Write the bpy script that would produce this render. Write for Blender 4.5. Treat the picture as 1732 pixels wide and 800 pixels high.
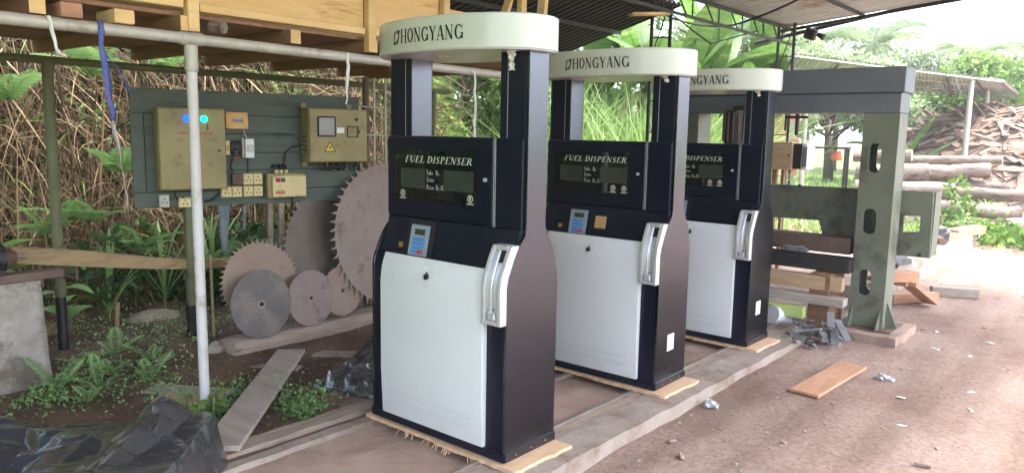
import bpy, bmesh, math, random
import numpy as np
from mathutils import Vector, Matrix, noise
from mathutils.geometry import tessellate_polygon
R = math.radians
random.seed(7); RNG = np.random.default_rng(7)
for o in list(bpy.data.objects): bpy.data.objects.remove(o)
S = bpy.context.scene; C = S.collection

# ------------------------------------------------------------------ camera
cam = bpy.data.cameras.new('Camera'); co = bpy.data.objects.new('Camera', cam); C.objects.link(co)
P, Y, RO = R(7.84), R(39.86), R(1.03)
fw = Vector((-math.sin(Y)*math.cos(P), math.cos(Y)*math.cos(P), -math.sin(P)))
rt = Vector((math.cos(Y), math.sin(Y), 0)); up = rt.cross(fw)
rt, up = rt*math.cos(RO)+up*math.sin(RO), up*math.cos(RO)-rt*math.sin(RO)
co.matrix_world = Matrix(((rt.x, up.x, -fw.x, 0), (rt.y, up.y, -fw.y, 0), (rt.z, up.z, -fw.z, 1.6), (0, 0, 0, 1)))
cam.sensor_width = 36; cam.lens = 1281/1732*36; cam.clip_start = .05; cam.clip_end = 2000
S.camera = co
# ------------------------------------------------------------------ sky, sun, exposure
SUN_EL, SUN_AZ = R(63), R(62)            # azimuth from +Y towards +X
w = bpy.data.worlds.new('World'); S.world = w; w.use_nodes = True
nt = w.node_tree; bg = nt.nodes['Background']
sky = nt.nodes.new('ShaderNodeTexSky'); sky.sky_type = 'NISHITA'; sky.sun_disc = False
sky.sun_elevation = SUN_EL; sky.sun_rotation = SUN_AZ; sky.air_density = 1.0; sky.dust_density = 4.0; sky.ozone_density = 1.0
hs = nt.nodes.new('ShaderNodeHueSaturation'); hs.inputs['Saturation'].default_value = .75
nt.links.new(sky.outputs[0], hs.inputs['Color']); nt.links.new(hs.outputs[0], bg.inputs[0]); bg.inputs[1].default_value = .15
sl = bpy.data.lights.new('Sun', 'SUN'); so = bpy.data.objects.new('Sun', sl); C.objects.link(so)
sl.energy = .8; sl.angle = R(20); sl.color = (1, .98, .95)
sd = Vector((math.sin(SUN_AZ)*math.cos(SUN_EL), math.cos(SUN_AZ)*math.cos(SUN_EL), math.sin(SUN_EL)))
so.rotation_euler = (-sd).to_track_quat('-Z', 'Y').to_euler(); so.location = sd*30
S.view_settings.view_transform = 'Standard'; S.view_settings.look = 'None'
S.view_settings.exposure = 3.05; S.view_settings.gamma = 1; S.view_settings.use_curve_mapping = False
S.render.engine = 'CYCLES'

# ------------------------------------------------------------------ helpers
M = {}
def mat(name, c1, c2=None, scale=6, rough=.6, metal=0, bump=0, bscale=None, stretch=(1, 1, 1), rrough=.12, spec=.5, c3=None, s3=2.0, t3=.62, attr=False, trans=0, coat=0, rnd=0, detail=6, lo=.35, hi=.68):
    m = bpy.data.materials.new(name); m.use_nodes = True; M[name] = m
    n = m.node_tree.nodes; l = m.node_tree.links; b = n['Principled BSDF']
    b.inputs['Roughness'].default_value = rough; b.inputs['Metallic'].default_value = metal
    b.inputs['Specular IOR Level'].default_value = spec; b.inputs['Coat Weight'].default_value = coat
    c2 = c2 or tuple(x*.8 for x in c1)
    tc = n.new('ShaderNodeTexCoord'); mp = n.new('ShaderNodeMapping'); mp.inputs['Scale'].default_value = stretch
    l.new(tc.outputs['Object'], mp.inputs[0])
    vec = mp.outputs[0]
    if rnd:
        oi = n.new('ShaderNodeObjectInfo'); va = n.new('ShaderNodeVectorMath'); va.operation = 'ADD'
        ml = n.new('ShaderNodeMath'); ml.operation = 'MULTIPLY'; ml.inputs[1].default_value = 37.0
        l.new(oi.outputs['Random'], ml.inputs[0]); l.new(mp.outputs[0], va.inputs[0]); l.new(ml.outputs[0], va.inputs[1]); vec = va.outputs[0]
    nz = n.new('ShaderNodeTexNoise'); nz.inputs['Scale'].default_value = scale; nz.inputs['Detail'].default_value = detail; nz.inputs['Roughness'].default_value = .62
    l.new(vec, nz.inputs[0])
    cr = n.new('ShaderNodeValToRGB'); cr.color_ramp.elements[0].position = lo; cr.color_ramp.elements[1].position = hi
    cr.color_ramp.elements[0].color = (*c1, 1); cr.color_ramp.elements[1].color = (*c2, 1)
    if attr:
        at = n.new('ShaderNodeAttribute'); at.attribute_name = 'rnd'; l.new(at.outputs['Fac'], cr.inputs[0])
        cr.color_ramp.elements[0].position = 0; cr.color_ramp.elements[1].position = 1
        if c3:
            e = cr.color_ramp.elements.new(.5); e.color = (*c3, 1)
    else: l.new(nz.outputs[0], cr.inputs[0])
    col = cr.outputs[0]
    if c3 and not attr:
        n3 = n.new('ShaderNodeTexNoise'); n3.inputs['Scale'].default_value = s3; n3.inputs['Detail'].default_value = 8; n3.inputs['Roughness'].default_value = .65
        l.new(vec, n3.inputs[0])
        r3 = n.new('ShaderNodeValToRGB'); r3.color_ramp.elements[0].position = t3-.06; r3.color_ramp.elements[1].position = t3+.06
        l.new(n3.outputs[0], r3.inputs[0])
        mx = n.new('ShaderNodeMixRGB'); l.new(r3.outputs[0], mx.inputs[0]); l.new(col, mx.inputs[1]); mx.inputs[2].default_value = (*c3, 1); col = mx.outputs[0]
    if rnd:
        hv = n.new('ShaderNodeHueSaturation'); mr = n.new('ShaderNodeMapRange'); mr.inputs[3].default_value = 1-rnd; mr.inputs[4].default_value = 1+rnd
        l.new(oi.outputs['Random'], mr.inputs[0]); l.new(mr.outputs[0], hv.inputs['Value']); l.new(col, hv.inputs['Color']); col = hv.outputs[0]
    l.new(col, b.inputs['Base Color'])
    if rrough:
        rr = n.new('ShaderNodeMapRange'); rr.inputs[3].default_value = max(.02, rough-rrough); rr.inputs[4].default_value = min(1, rough+rrough)
        l.new(nz.outputs[0], rr.inputs[0]); l.new(rr.outputs[0], b.inputs['Roughness'])
    if bump:
        nb = n.new('ShaderNodeTexNoise'); nb.inputs['Scale'].default_value = bscale or scale*3; nb.inputs['Detail'].default_value = 8
        l.new(vec, nb.inputs[0])
        bp = n.new('ShaderNodeBump'); bp.inputs['Strength'].default_value = bump; bp.inputs['Distance'].default_value = .02
        l.new(nb.outputs[0], bp.inputs['Height']); l.new(bp.outputs[0], b.inputs['Normal'])
    if trans:
        tr = n.new('ShaderNodeBsdfTranslucent'); l.new(col, tr.inputs[0]); ms = n.new('ShaderNodeMixShader'); ms.inputs[0].default_value = trans
        l.new(b.outputs[0], ms.inputs[1]); l.new(tr.outputs[0], ms.inputs[2]); l.new(ms.outputs[0], n['Material Output'].inputs[0])
    return m
def emat(name, c, s):
    m = bpy.data.materials.new(name); m.use_nodes = True; b = m.node_tree.nodes['Principled BSDF']
    b.inputs['Base Color'].default_value = (*c, 1); b.inputs['Emission Color'].default_value = (*c, 1); b.inputs['Emission Strength'].default_value = s; M[name] = m

class MB:
    def __init__(s): s.v = []; s.f = []
    def add(s, vs, fs):
        k = len(s.v); s.v += [tuple(x) for x in vs]; s.f += [tuple(i+k for i in q) for q in fs]; return s
    def box(s, x0, x1, y0, y1, z0, z1):
        return s.add([(x0,y0,z0),(x1,y0,z0),(x1,y1,z0),(x0,y1,z0),(x0,y0,z1),(x1,y0,z1),(x1,y1,z1),(x0,y1,z1)],
                     [(0,3,2,1),(4,5,6,7),(0,1,5,4),(1,2,6,5),(2,3,7,6),(3,0,4,7)])
    def cbox(s, c, d, rot=None):
        a, b, e = (x/2 for x in d); vs = [(i*a, j*b, k*e) for k in (-1, 1) for i, j in ((-1,-1),(1,-1),(1,1),(-1,1))]
        vs = [Vector(q) for q in vs]
        if rot: vs = [rot @ q for q in vs]
        return s.add([q+Vector(c) for q in vs], [(0,3,2,1),(4,5,6,7),(0,1,5,4),(1,2,6,5),(2,3,7,6),(3,0,4,7)])
    def beam(s, p0, p1, wd, ht, upv=(0, 0, 1), roll=0):
        p0, p1 = Vector(p0), Vector(p1); d = (p1-p0).normalized(); u = Vector(upv)
        if abs(d.dot(u)) > .98: u = Vector((0, 1, 0))
        x = d.cross(u).normalized(); u = x.cross(d)
        if roll: q = Matrix.Rotation(roll, 3, d); x = q @ x; u = q @ u
        vs = [p+x*(i*wd/2)+u*(j*ht/2) for p in (p0, p1) for i, j in ((-1,-1),(1,-1),(1,1),(-1,1))]
        return s.add(vs, [(0,1,2,3),(4,7,6,5),(0,4,5,1),(1,5,6,2),(2,6,7,3),(3,7,4,0)])
    def tube(s, pts, r, n=10, cap=True):
        pts = [Vector(p) for p in pts]; rs = r if isinstance(r, (list, tuple)) else [r]*len(pts); rings = []; k0 = len(s.v); prev = None
        for i, p in enumerate(pts):
            d = (pts[min(i+1, len(pts)-1)]-pts[max(i-1, 0)]).normalized()
            if prev is None: x = d.cross(Vector((0, 0, 1)) if abs(d.z) < .9 else Vector((1, 0, 0))).normalized()
            else: x = (prev-d*prev.dot(d)).normalized()
            prev = x; y = d.cross(x)
            s.v += [tuple(p+(x*math.cos(t)+y*math.sin(t))*rs[i]) for t in (2*math.pi*j/n for j in range(n))]
        for i in range(len(pts)-1):
            a = k0+i*n; b = a+n
            s.f += [(a+j, a+(j+1) % n, b+(j+1) % n, b+j) for j in range(n)]
        if cap:
            s.f.append(tuple(k0+j for j in reversed(range(n)))); e = k0+(len(pts)-1)*n; s.f.append(tuple(e+j for j in range(n)))
        return s
    def plate(s, outline, holes, t0, t1, fn):
        """polygon with holes in (a,b), extruded from t0 to t1; fn(a,b,t)->xyz"""
        loops = [outline]+list(holes); flat = [p for q in loops for p in q]
        tri = tessellate_polygon([[Vector((a, b, 0)) for a, b in q] for q in loops])
        k = len(s.v); n = len(flat)
        s.v += [tuple(fn(a, b, t0)) for a, b in flat]+[tuple(fn(a, b, t1)) for a, b in flat]
        s.f += [tuple(k+i for i in t) for t in tri]+[tuple(k+n+i for i in reversed(t)) for t in tri]
        o = 0
        for q in loops:
            m = len(q); s.f += [(k+o+i, k+o+(i+1) % m, k+n+o+(i+1) % m, k+n+o+i) for i in range(m)]; o += m
        return s
    def build(s, name, m, parent=None, smooth=False, bevel=0, seg=1):
        me = bpy.data.meshes.new(name); me.from_pydata(s.v, [], s.f); me.update()
        bm = bmesh.new(); bm.from_mesh(me); bmesh.ops.recalc_face_normals(bm, faces=bm.faces)
        if bevel: bmesh.ops.bevel(bm, geom=[e for e in bm.edges if e.is_manifold and e.calc_face_angle(0) > .5], offset=bevel, segments=seg, affect='EDGES', profile=.6)
        bm.to_mesh(me); bm.free()
        if smooth:
            for p in me.polygons: p.use_smooth = True
            if smooth != 'all': me.set_sharp_from_angle(angle=R(35))
        me.materials.append(M[m]); o = bpy.data.objects.new(name, me); C.objects.link(o)
        if parent: o.parent = parent
        return o
def tag(o, label=None, cat=None, group=None, kind=None):
    if label: o['label'] = label
    if cat: o['category'] = cat
    if group: o['group'] = group
    if kind: o['kind'] = kind
    return o
def thing(name, label, cat, loc=(0, 0, 0), rz=0, group=None):
    o = bpy.data.objects.new(name, None); C.objects.link(o); o.location = loc; o.rotation_euler = (0, 0, rz); o.empty_display_size = .1
    return tag(o, label, cat, group)
def inst(name, me, parent=None, loc=(0, 0, 0), rot=(0, 0, 0), sc=1):
    o = bpy.data.objects.new(name, me); C.objects.link(o); o.parent = parent; o.location = loc; o.rotation_euler = rot
    o.scale = (sc, sc, sc) if isinstance(sc, (int, float)) else sc
    return o
def npmesh(name, v, f, m, rnd=None, smooth=False):
    """v (n,3), f (k,4) quads as numpy arrays, rnd per vertex"""
    me = bpy.data.meshes.new(name); k = f.shape[1]
    me.vertices.add(len(v)); me.vertices.foreach_set('co', v.astype(np.float32).ravel())
    me.loops.add(f.size); me.loops.foreach_set('vertex_index', f.astype(np.int32).ravel())
    me.polygons.add(len(f)); me.polygons.foreach_set('loop_start', np.arange(0, f.size, k, dtype=np.int32)); me.polygons.foreach_set('loop_total', np.full(len(f), k, dtype=np.int32))
    me.update(calc_edges=True); me.validate()
    if rnd is not None:
        a = me.attributes.new('rnd', 'FLOAT', 'POINT'); a.data.foreach_set('value', rnd.astype(np.float32))
    if smooth: me.polygons.foreach_set('use_smooth', np.ones(len(f), dtype=bool))
    me.materials.append(M[m]); return me
def unit(a): return a/np.maximum(np.linalg.norm(a, axis=1, keepdims=True), 1e-9)
def leaves(pos, size, aspect=.5, droop=.3, outward=None, shade=None):
    """leaf-shaped quads (kite) at pos; returns v,f,rnd"""
    n = len(pos); d = RNG.normal(size=(n, 3))
    if outward is not None: d = d*.8+outward
    d[:, 2] -= droop; d = unit(d); q = unit(np.cross(d, RNG.normal(size=(n, 3))+np.array([0, 0, .4])))
    sz = size*RNG.uniform(.6, 1.4, (n, 1)); wd = sz*aspect*.5; nn = np.cross(d, q)*sz*.12
    v = np.stack([pos, pos+d*sz*.45+q*wd+nn, pos+d*sz, pos+d*sz*.45-q*wd+nn], 1).reshape(-1, 3)
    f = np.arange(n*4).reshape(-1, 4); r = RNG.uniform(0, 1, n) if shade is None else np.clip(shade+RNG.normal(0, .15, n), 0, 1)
    return v, f, np.repeat(r, 4)
def blades(base, dirn, length, width, bend, seg=4):
    """grass ribbons: base (n,3), dirn (n,3), bend = vector(s) added quadratically"""
    n = len(base); side = unit(np.cross(dirn, RNG.normal(size=(n, 3)))); t = np.linspace(0, 1, seg+1); vs = []
    for a in t:
        c = base+dirn*length[:, None]*a+bend*(length[:, None]*a*a); wv = side*(width[:, None]*(1-a**1.6*.92))
        vs += [c-wv, c+wv]
    v = np.stack(vs, 1).reshape(-1, 3); k = 2*(seg+1); f = []
    for i in range(seg): f.append(np.stack([np.arange(n)*k+2*i, np.arange(n)*k+2*i+1, np.arange(n)*k+2*i+3, np.arange(n)*k+2*i+2], 1))
    return v, np.concatenate(f), np.repeat(RNG.uniform(0, 1, n), k)
def top(name, me, label=None, cat=None, group=None, kind=None, loc=(0, 0, 0), parent=None):
    o = bpy.data.objects.new(name, me); C.objects.link(o); o.location = loc
    if parent: o.parent = parent
    return tag(o, label, cat, group, kind)

# ------------------------------------------------------------------ materials
mat('soil', (.29, .208, .168), (.365, .278, .232), 1.1, .95, bump=.4, bscale=24, c3=(.24, .162, .128), s3=.5, t3=.55, rrough=0, spec=.15)
mat('black_paint', (.006, .008, .018), (.009, .011, .023), 3, .30, spec=.3, rrough=.05)
mat('steel_skin', (.092, .101, .125), (.103, .112, .138), 2, .22, metal=1, rrough=.05, stretch=(1, 1, .3))
mat('white_paint', (.72, .75, .76), (.69, .72, .73), 1.5, .3, rrough=.08, spec=.5, c3=(.64, .655, .645), s3=2.3, t3=.66)
mat('canopy_paint', (.55, .60, .53), (.52, .57, .51), 1.5, .16, rrough=.04, spec=.45, coat=.15)
mat('canopy_under', (.55, .52, .55), (.5, .48, .5), 2, .25)
mat('print_black', (.012, .012, .012), rough=.5, rrough=0)
mat('print_white', (.55, .57, .50), rough=.5, rrough=0)
mat('print_red', (.45, .03, .03), rough=.6, rrough=0)
mat('print_yellow', (.75, .55, .05), rough=.5, rrough=0)
mat('display_glass', (.004, .007, .006), (.008, .013, .010), 4, .03, rrough=.0, spec=.6, coat=1)
mat('lcd', (.035, .048, .036), (.055, .07, .05), 5, .06, spec=.5, rrough=0)
mat('chrome', (.74, .76, .78), (.66, .68, .70), 8, .24, metal=.45, rrough=.08)
mat('keypad_grey', (.30, .36, .42), (.27, .32, .38), 5, .4)
mat('key_blue', (.08, .30, .72), rough=.4, rrough=0)
mat('key_red', (.6, .06, .06), rough=.4, rrough=0)
mat('brass', (.62, .38, .14), (.5, .3, .1), 20, .35, metal=.7)
mat('card_brown', (.52, .33, .14), (.45, .28, .12), 8, .8)
mat('sticker', (.68, .66, .64), (.55, .52, .52), 40, .5)
mat('tape', (.75, .72, .68), (.6, .57, .52), 30, .5)
mat('pine_ply', (.62, .40, .24), (.72, .50, .33), 3, .75, stretch=(6, 1, 6), bump=.15, c3=(.5, .27, .14), s3=5, t3=.66)
mat('plywood', (.60, .39, .15), (.70, .49, .22), 2.2, .7, stretch=(1, 1.2, 8), bump=.12, c3=(.36, .19, .06), s3=1.5, t3=.66)
mat('timber_yellow', (.62, .42, .17), (.72, .53, .26), 3, .75, stretch=(5, 1, 5), bump=.15, rnd=.12, c3=(.3, .17, .07), s3=6, t3=.7)
mat('timber_brown', (.20, .105, .055), (.28, .155, .085), 3, .8, stretch=(1, 6, 6), bump=.2, rnd=.2)
mat('timber_old', (.26, .195, .15), (.37, .29, .235), 3, .88, stretch=(7, 1, 7), bump=.35, rnd=.12, c3=(.16, .115, .085), s3=4, t3=.62)
mat('timber_red', (.36, .19, .11), (.46, .26, .16), 3, .85, stretch=(6, 1, 6), bump=.3, rnd=.22)
mat('timber_grey', (.30, .25, .215), (.40, .345, .30), 3, .9, stretch=(1, 7, 7), bump=.35, rnd=.15)
mat('timber_tan', (.44, .30, .17), (.53, .39, .25), 3, .85, stretch=(1, 6, 6), bump=.3, rnd=.1)
mat('slab_wood', (.30, .21, .10), (.40, .29, .15), 3, .8, stretch=(6, 1, 6), bump=.3, c3=(.22, .14, .06), s3=5, t3=.62)
mat('lime_paint', (.45, .55, .18), (.38, .47, .16), 6, .6)
mat('board_green', (.075, .095, .078), (.105, .128, .105), 3, .7, stretch=(1, 1, 6), bump=.2, c3=(.055, .07, .058), s3=2, t3=.6)
mat('olive_box', (.25, .205, .085), (.33, .28, .125), 4, .55, bump=.08, c3=(.19, .155, .065), s3=9, t3=.6)
mat('cream', (.60, .50, .24), (.68, .58, .31), 9, .5, c3=(.42, .31, .12), s3=9, t3=.62)
mat('cream_grey', (.45, .44, .36), (.5, .49, .4), 9, .5)
mat('box_orange', (.58, .34, .10), (.66, .42, .15), 8, .6)
mat('black_rubber', (.012, .012, .013), rough=.55)
mat('glass_grey', (.16, .17, .17), (.22, .23, .23), 6, .12, spec=.7)
mat('galv', (.42, .40, .34), (.52, .50, .44), 9, .5, metal=.15, bump=.05, c3=(.30, .27, .2), s3=6, t3=.63)
mat('pole_white', (.62, .61, .60), (.52, .50, .47), 5, .55, c3=(.36, .31, .24), s3=5, t3=.6)
mat('pole_moss', (.12, .13, .065), (.17, .17, .09), 8, .8, c3=(.06, .055, .035), s3=6)
mat('dark_steel', (.03, .03, .032), (.05, .045, .042), 9, .55, metal=.3, c3=(.10, .06, .04), s3=8, t3=.66)
mat('black_steel', (.012, .012, .014), rough=.5)
mat('roof_light', (.50, .52, .55), (.58, .60, .63), 1.2, .6, metal=.1, c3=(.36, .30, .26), s3=1.4, t3=.6)
mat('roof_shaded', (.045, .046, .052), (.065, .064, .07), 1.5, .55, metal=.2, c3=(.10, .075, .06), s3=1.2, t3=.66)  # grey metal darkened for the shade above the loft, with rust patches
mat('blade_dark', (.115, .105, .10), (.16, .148, .14), 4, .5, metal=.55, c3=(.20, .165, .145), s3=4, t3=.55)
mat('blade_rust', (.235, .185, .16), (.30, .24, .21), 5, .62, metal=.3, bump=.06, bscale=60, c3=(.19, .135, .11), s3=6, t3=.6)
mat('blade_orange', (.27, .195, .15), (.33, .25, .20), 4, .65, metal=.25, c3=(.30, .16, .095), s3=4, t3=.66)
mat('blade_brown', (.15, .125, .105), (.20, .165, .14), 4, .6, metal=.35)
mat('concrete', (.29, .26, .225), (.43, .40, .35), 6, .92, bump=.9, bscale=14, c3=(.155, .125, .10), s3=3.2, t3=.53, spec=.2)
mat('concrete_pale', (.30, .245, .205), (.40, .34, .295), 6, .92, bump=.45, bscale=20, c3=(.24, .175, .135), s3=3, t3=.56, spec=.2)
mat('track_dust', (.34, .235, .185), (.42, .305, .25), 3, .95, bump=.5, bscale=24, c3=(.26, .19, .155), s3=2, t3=.6, spec=.15)
mat('rail_steel', (.22, .18, .155), (.30, .25, .22), 8, .5, metal=.5)
mat('plastic_black', (.026, .028, .032), (.04, .042, .048), 4, .24, spec=.9, rrough=.06, bump=.15, bscale=40, coat=1)
mat('gantry_green', (.125, .145, .105), (.17, .19, .14), 3, .55, bump=.06, c3=(.085, .085, .058), s3=3.5, t3=.58)
mat('gantry_flare', (.105, .125, .15), (.135, .155, .178), 3, .5, bump=.05, c3=(.16, .16, .14), s3=3, t3=.66)  # same green steel, base shifted to blue-grey to paint in lens flare
mat('rust_steel', (.13, .085, .065), (.19, .13, .10), 6, .7, metal=.3)
mat('log_bark', (.19, .145, .118), (.29, .235, .195), 5, .9, stretch=(1, 4, 4), bump=.5, rnd=.15, c3=(.12, .085, .065), s3=4, t3=.56)
mat('log_end', (.48, .34, .22), (.40, .27, .17), 10, .9)
mat('offcut', (.15, .098, .07), (.26, .18, .13), 4, .9, stretch=(1, 5, 5), rnd=.45, c3=(.10, .06, .042), s3=3, t3=.6)
mat('brick_red', (.42, .16, .13), (.5, .22, .18), 6, .9)
mat('tarp_pale', (.50, .58, .56), (.6, .66, .64), 5, .6)
mat('cloth_orange', (.75, .15, .06), rough=.8)
mat('ribbon_blue', (.06, .085, .30), (.10, .13, .38), 20, .6, c3=(.45, .2, .2), s3=25, t3=.64)
mat('ribbon_print', (.30, .24, .26), (.5, .46, .46), 45, .6)
mat('ribbon_white', (.72, .74, .70), (.6, .64, .6), 12, .5)
mat('dry_grass', (.05, .035, .022), (.34, .25, .15), attr=True, c3=(.13, .09, .055), rough=.9, rrough=0, spec=.15)
mat('grass_green', (.06, .13, .02), (.26, .38, .09), attr=True, c3=(.13, .24, .05), rough=.6, rrough=0, trans=.35, spec=.25)
mat('grass_tall', (.13, .25, .06), (.50, .60, .30), attr=True, c3=(.27, .42, .12), rough=.55, rrough=0, trans=.4, spec=.3)
mat('leaf_dark', (.018, .045, .012), (.10, .18, .04), attr=True, c3=(.045, .10, .022), rough=.5, rrough=0, trans=.3, spec=.35)
mat('leaf_mid', (.06, .13, .025), (.30, .42, .10), attr=True, c3=(.15, .26, .05), rough=.5, rrough=0, trans=.38, spec=.3)
mat('leaf_washed', (.15, .21, .10), (.45, .53, .30), attr=True, c3=(.27, .35, .18), rough=.6, rrough=0, trans=.35, spec=.25)  # far foliage, colour paled to paint in glare and overexposure
mat('fern_green', (.11, .22, .06), (.34, .49, .20), attr=True, c3=(.20, .35, .12), rough=.5, rrough=0, trans=.3, spec=.35)
mat('banana_leaf', (.07, .155, .03), (.17, .28, .07), 2.2, .42, stretch=(5, .35, 1), trans=.4, rnd=.45, rrough=.05, c3=(.26, .30, .10), s3=1.6, t3=.64, bump=.3, bscale=7)
mat('banana_dead', (.40, .24, .12), (.5, .33, .18), 3, .85, trans=.2)
mat('banana_stem', (.22, .24, .10), (.33, .30, .15), 3, .7, stretch=(4, 4, .6))
mat('bark', (.11, .08, .055), (.17, .13, .095), 7, .9, stretch=(3, 3, .5), bump=.4)
mat('bark_pale', (.30, .25, .2), (.4, .34, .28), 7, .9, stretch=(3, 3, .5), bump=.4)
mat('stone', (.25, .20, .15), (.35, .29, .22), 7, .9, bump=.4)
mat('foil', (.62, .65, .68), (.45, .48, .5), 20, .3, metal=.5)
mat('slate_rubble', (.15, .155, .16), (.24, .24, .245), 8, .8, rnd=.2)
mat('white_lid', (.72, .74, .76), (.62, .64, .68), 5, .4)
mat('chip', (.50, .42, .36), (.30, .2, .15), attr=True, c3=(.42, .30, .22), rough=.9, rrough=0)
mat('litter', (.07, .045, .03), (.36, .25, .18), attr=True, c3=(.17, .10, .06), rough=.9, rrough=0)
mat('tyre', (.02, .02, .022), rough=.8)
emat('lamp_blue', (.0, .025, 1.0), 1.6)
emat('lamp_green', (.0, .75, .5), 1.2)
# two-tone ground: weedy dark soil by the bank, lawn far away
def ground_mat():
    m = M['soil']; n = m.node_tree.nodes; l = m.node_tree.links; b = n['Principled BSDF']
    old = b.inputs['Base Color'].links[0].from_socket
    g = n.new('ShaderNodeNewGeometry'); sp = n.new('ShaderNodeSeparateXYZ'); l.new(g.outputs['Position'], sp.inputs[0])
    at = n.new('ShaderNodeAttribute'); at.attribute_name = 'rnd'
    nz = n.new('ShaderNodeTexNoise'); nz.inputs['Scale'].default_value = 3.5; nz.inputs['Detail'].default_value = 8; l.new(g.outputs['Position'], nz.inputs[0])
    def mix(fac, a, c):
        x = n.new('ShaderNodeMixRGB'); l.new(fac, x.inputs[0]); l.new(a, x.inputs[1]); l.new(c, x.inputs[2]); return x.outputs[0]
    def ramp(c1, c2, p, q):
        r = n.new('ShaderNodeValToRGB'); r.color_ramp.elements[0].color = (*c1, 1); r.color_ramp.elements[1].color = (*c2, 1)
        r.color_ramp.elements[0].position = p; r.color_ramp.elements[1].position = q; l.new(nz.outputs[0], r.inputs[0]); return r.outputs[0]
    dark = ramp((.085, .055, .038), (.17, .108, .076), .35, .65)
    lawn = ramp((.10, .15, .04), (.22, .27, .09), .35, .65)
    f1 = n.new('ShaderNodeMapRange'); l.new(at.outputs['Fac'], f1.inputs[0]); f1.inputs[1].default_value = 0; f1.inputs[2].default_value = 1
    f2 = n.new('ShaderNodeMapRange'); l.new(at.outputs['Fac'], f2.inputs[0]); f2.inputs[1].default_value = 1; f2.inputs[2].default_value = 2
    fin = n.new('ShaderNodeTexNoise'); fin.inputs['Scale'].default_value = 38; fin.inputs['Detail'].default_value = 6; fin.inputs['Roughness'].default_value = .75; l.new(g.outputs['Position'], fin.inputs[0])
    fr_ = n.new('ShaderNodeValToRGB'); fr_.color_ramp.elements[0].position = .36; fr_.color_ramp.elements[0].color = (.74, .71, .69, 1); fr_.color_ramp.elements[1].position = .62; fr_.color_ramp.elements[1].color = (1.1, 1.1, 1.11, 1); l.new(fin.outputs[0], fr_.inputs[0])
    mu = n.new('ShaderNodeMixRGB'); mu.blend_type = 'MULTIPLY'; mu.inputs[0].default_value = 1; l.new(old, mu.inputs[1]); l.new(fr_.outputs[0], mu.inputs[2]); old = mu.outputs[0]
    mp2 = n.new('ShaderNodeMapping'); mp2.inputs['Scale'].default_value = (2.2, .28, 1); mp2.inputs['Rotation'].default_value = (0, 0, .18); l.new(g.outputs['Position'], mp2.inputs[0])
    tk = n.new('ShaderNodeTexNoise'); tk.inputs['Scale'].default_value = 1.6; tk.inputs['Detail'].default_value = 5; l.new(mp2.outputs[0], tk.inputs[0])
    tr_ = n.new('ShaderNodeValToRGB'); tr_.color_ramp.elements[0].position = .38; tr_.color_ramp.elements[0].color = (.80, .78, .77, 1); tr_.color_ramp.elements[1].position = .6; tr_.color_ramp.elements[1].color = (1.08, 1.08, 1.08, 1); l.new(tk.outputs[0], tr_.inputs[0])
    m3 = n.new('ShaderNodeMixRGB'); m3.blend_type = 'MULTIPLY'; m3.inputs[0].default_value = 1; l.new(old, m3.inputs[1]); l.new(tr_.outputs[0], m3.inputs[2]); old = m3.outputs[0]
    l.new(mix(f2.outputs[0], mix(f1.outputs[0], old, dark), lawn), b.inputs['Base Color'])
ground_mat()
for bn in ('blade_dark', 'blade_rust', 'blade_orange', 'blade_brown'):      # turned rings and streaks on the saw discs
    n = M[bn].node_tree.nodes; l = M[bn].node_tree.links; b = n['Principled BSDF']; old = b.inputs['Base Color'].links[0].from_socket
    tc = n.new('ShaderNodeTexCoord'); wv = n.new('ShaderNodeTexWave'); wv.wave_type = 'RINGS'; wv.rings_direction = 'X'; wv.inputs['Scale'].default_value = 22; wv.inputs['Distortion'].default_value = 14; wv.inputs['Detail'].default_value = 5
    l.new(tc.outputs['Object'], wv.inputs[0]); rp = n.new('ShaderNodeValToRGB'); rp.color_ramp.elements[0].color = (.72, .70, .68, 1); rp.color_ramp.elements[1].color = (1.12, 1.1, 1.08, 1); l.new(wv.outputs['Fac'], rp.inputs[0])
    mu = n.new('ShaderNodeMixRGB'); mu.blend_type = 'MULTIPLY'; mu.inputs[0].default_value = .18; l.new(old, mu.inputs[1]); l.new(rp.outputs[0], mu.inputs[2]); l.new(mu.outputs[0], b.inputs['Base Color'])

# ------------------------------------------------------------------ terrain
def sst(a, b, x):
    t = min(1, max(0, (x-a)/(b-a))); return t*t*(3-2*t)
def bank_base(y):
    if y < 4.5: return -7.65+.1*max(0, y-1)
    if y < 9: return -7.3-.12*(y-4.5)
    return -7.84-.75*(y-9)
def ground_z(x, y):
    z = -.12
    if x < -3.6: z += .10*sst(-3.6, -7.0, x)
    bx = bank_base(y); hgt = 3.3 if y < 7 else max(.9, 3.3-.38*(y-7)); wd = 1.3 if y < 7 else 1.3+.35*(y-7)
    nb = .35*noise.noise(Vector((x*.6, y*.6, 3)))
    t = sst(bx+.2+nb, bx-wd+nb, x); z += hgt*t+max(0, bx-wd-x)*.10*t
    if x > -3.3 or (x > -3.7 and y < 8): z += .022*noise.noise(Vector((x*1.3, y*1.3, 0)))+.014*noise.noise(Vector((x*4, y*4, 1)))+.006*noise.noise(Vector((x*11, y*11, 2)))
    else: z += .03*noise.noise(Vector((x*1.1, y*1.1, 0)))+.015*noise.noise(Vector((x*4, y*4, 1)))+.05*t*noise.noise(Vector((x*2.5, y*2.5, 5)))
    if -3.48 < x < -2.2 and y < 7.2: z = min(z, -.15)
    if -4.7 < x < -2.6 and .3 < y < 1.9: z = min(z, -.12)
    return z
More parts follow.
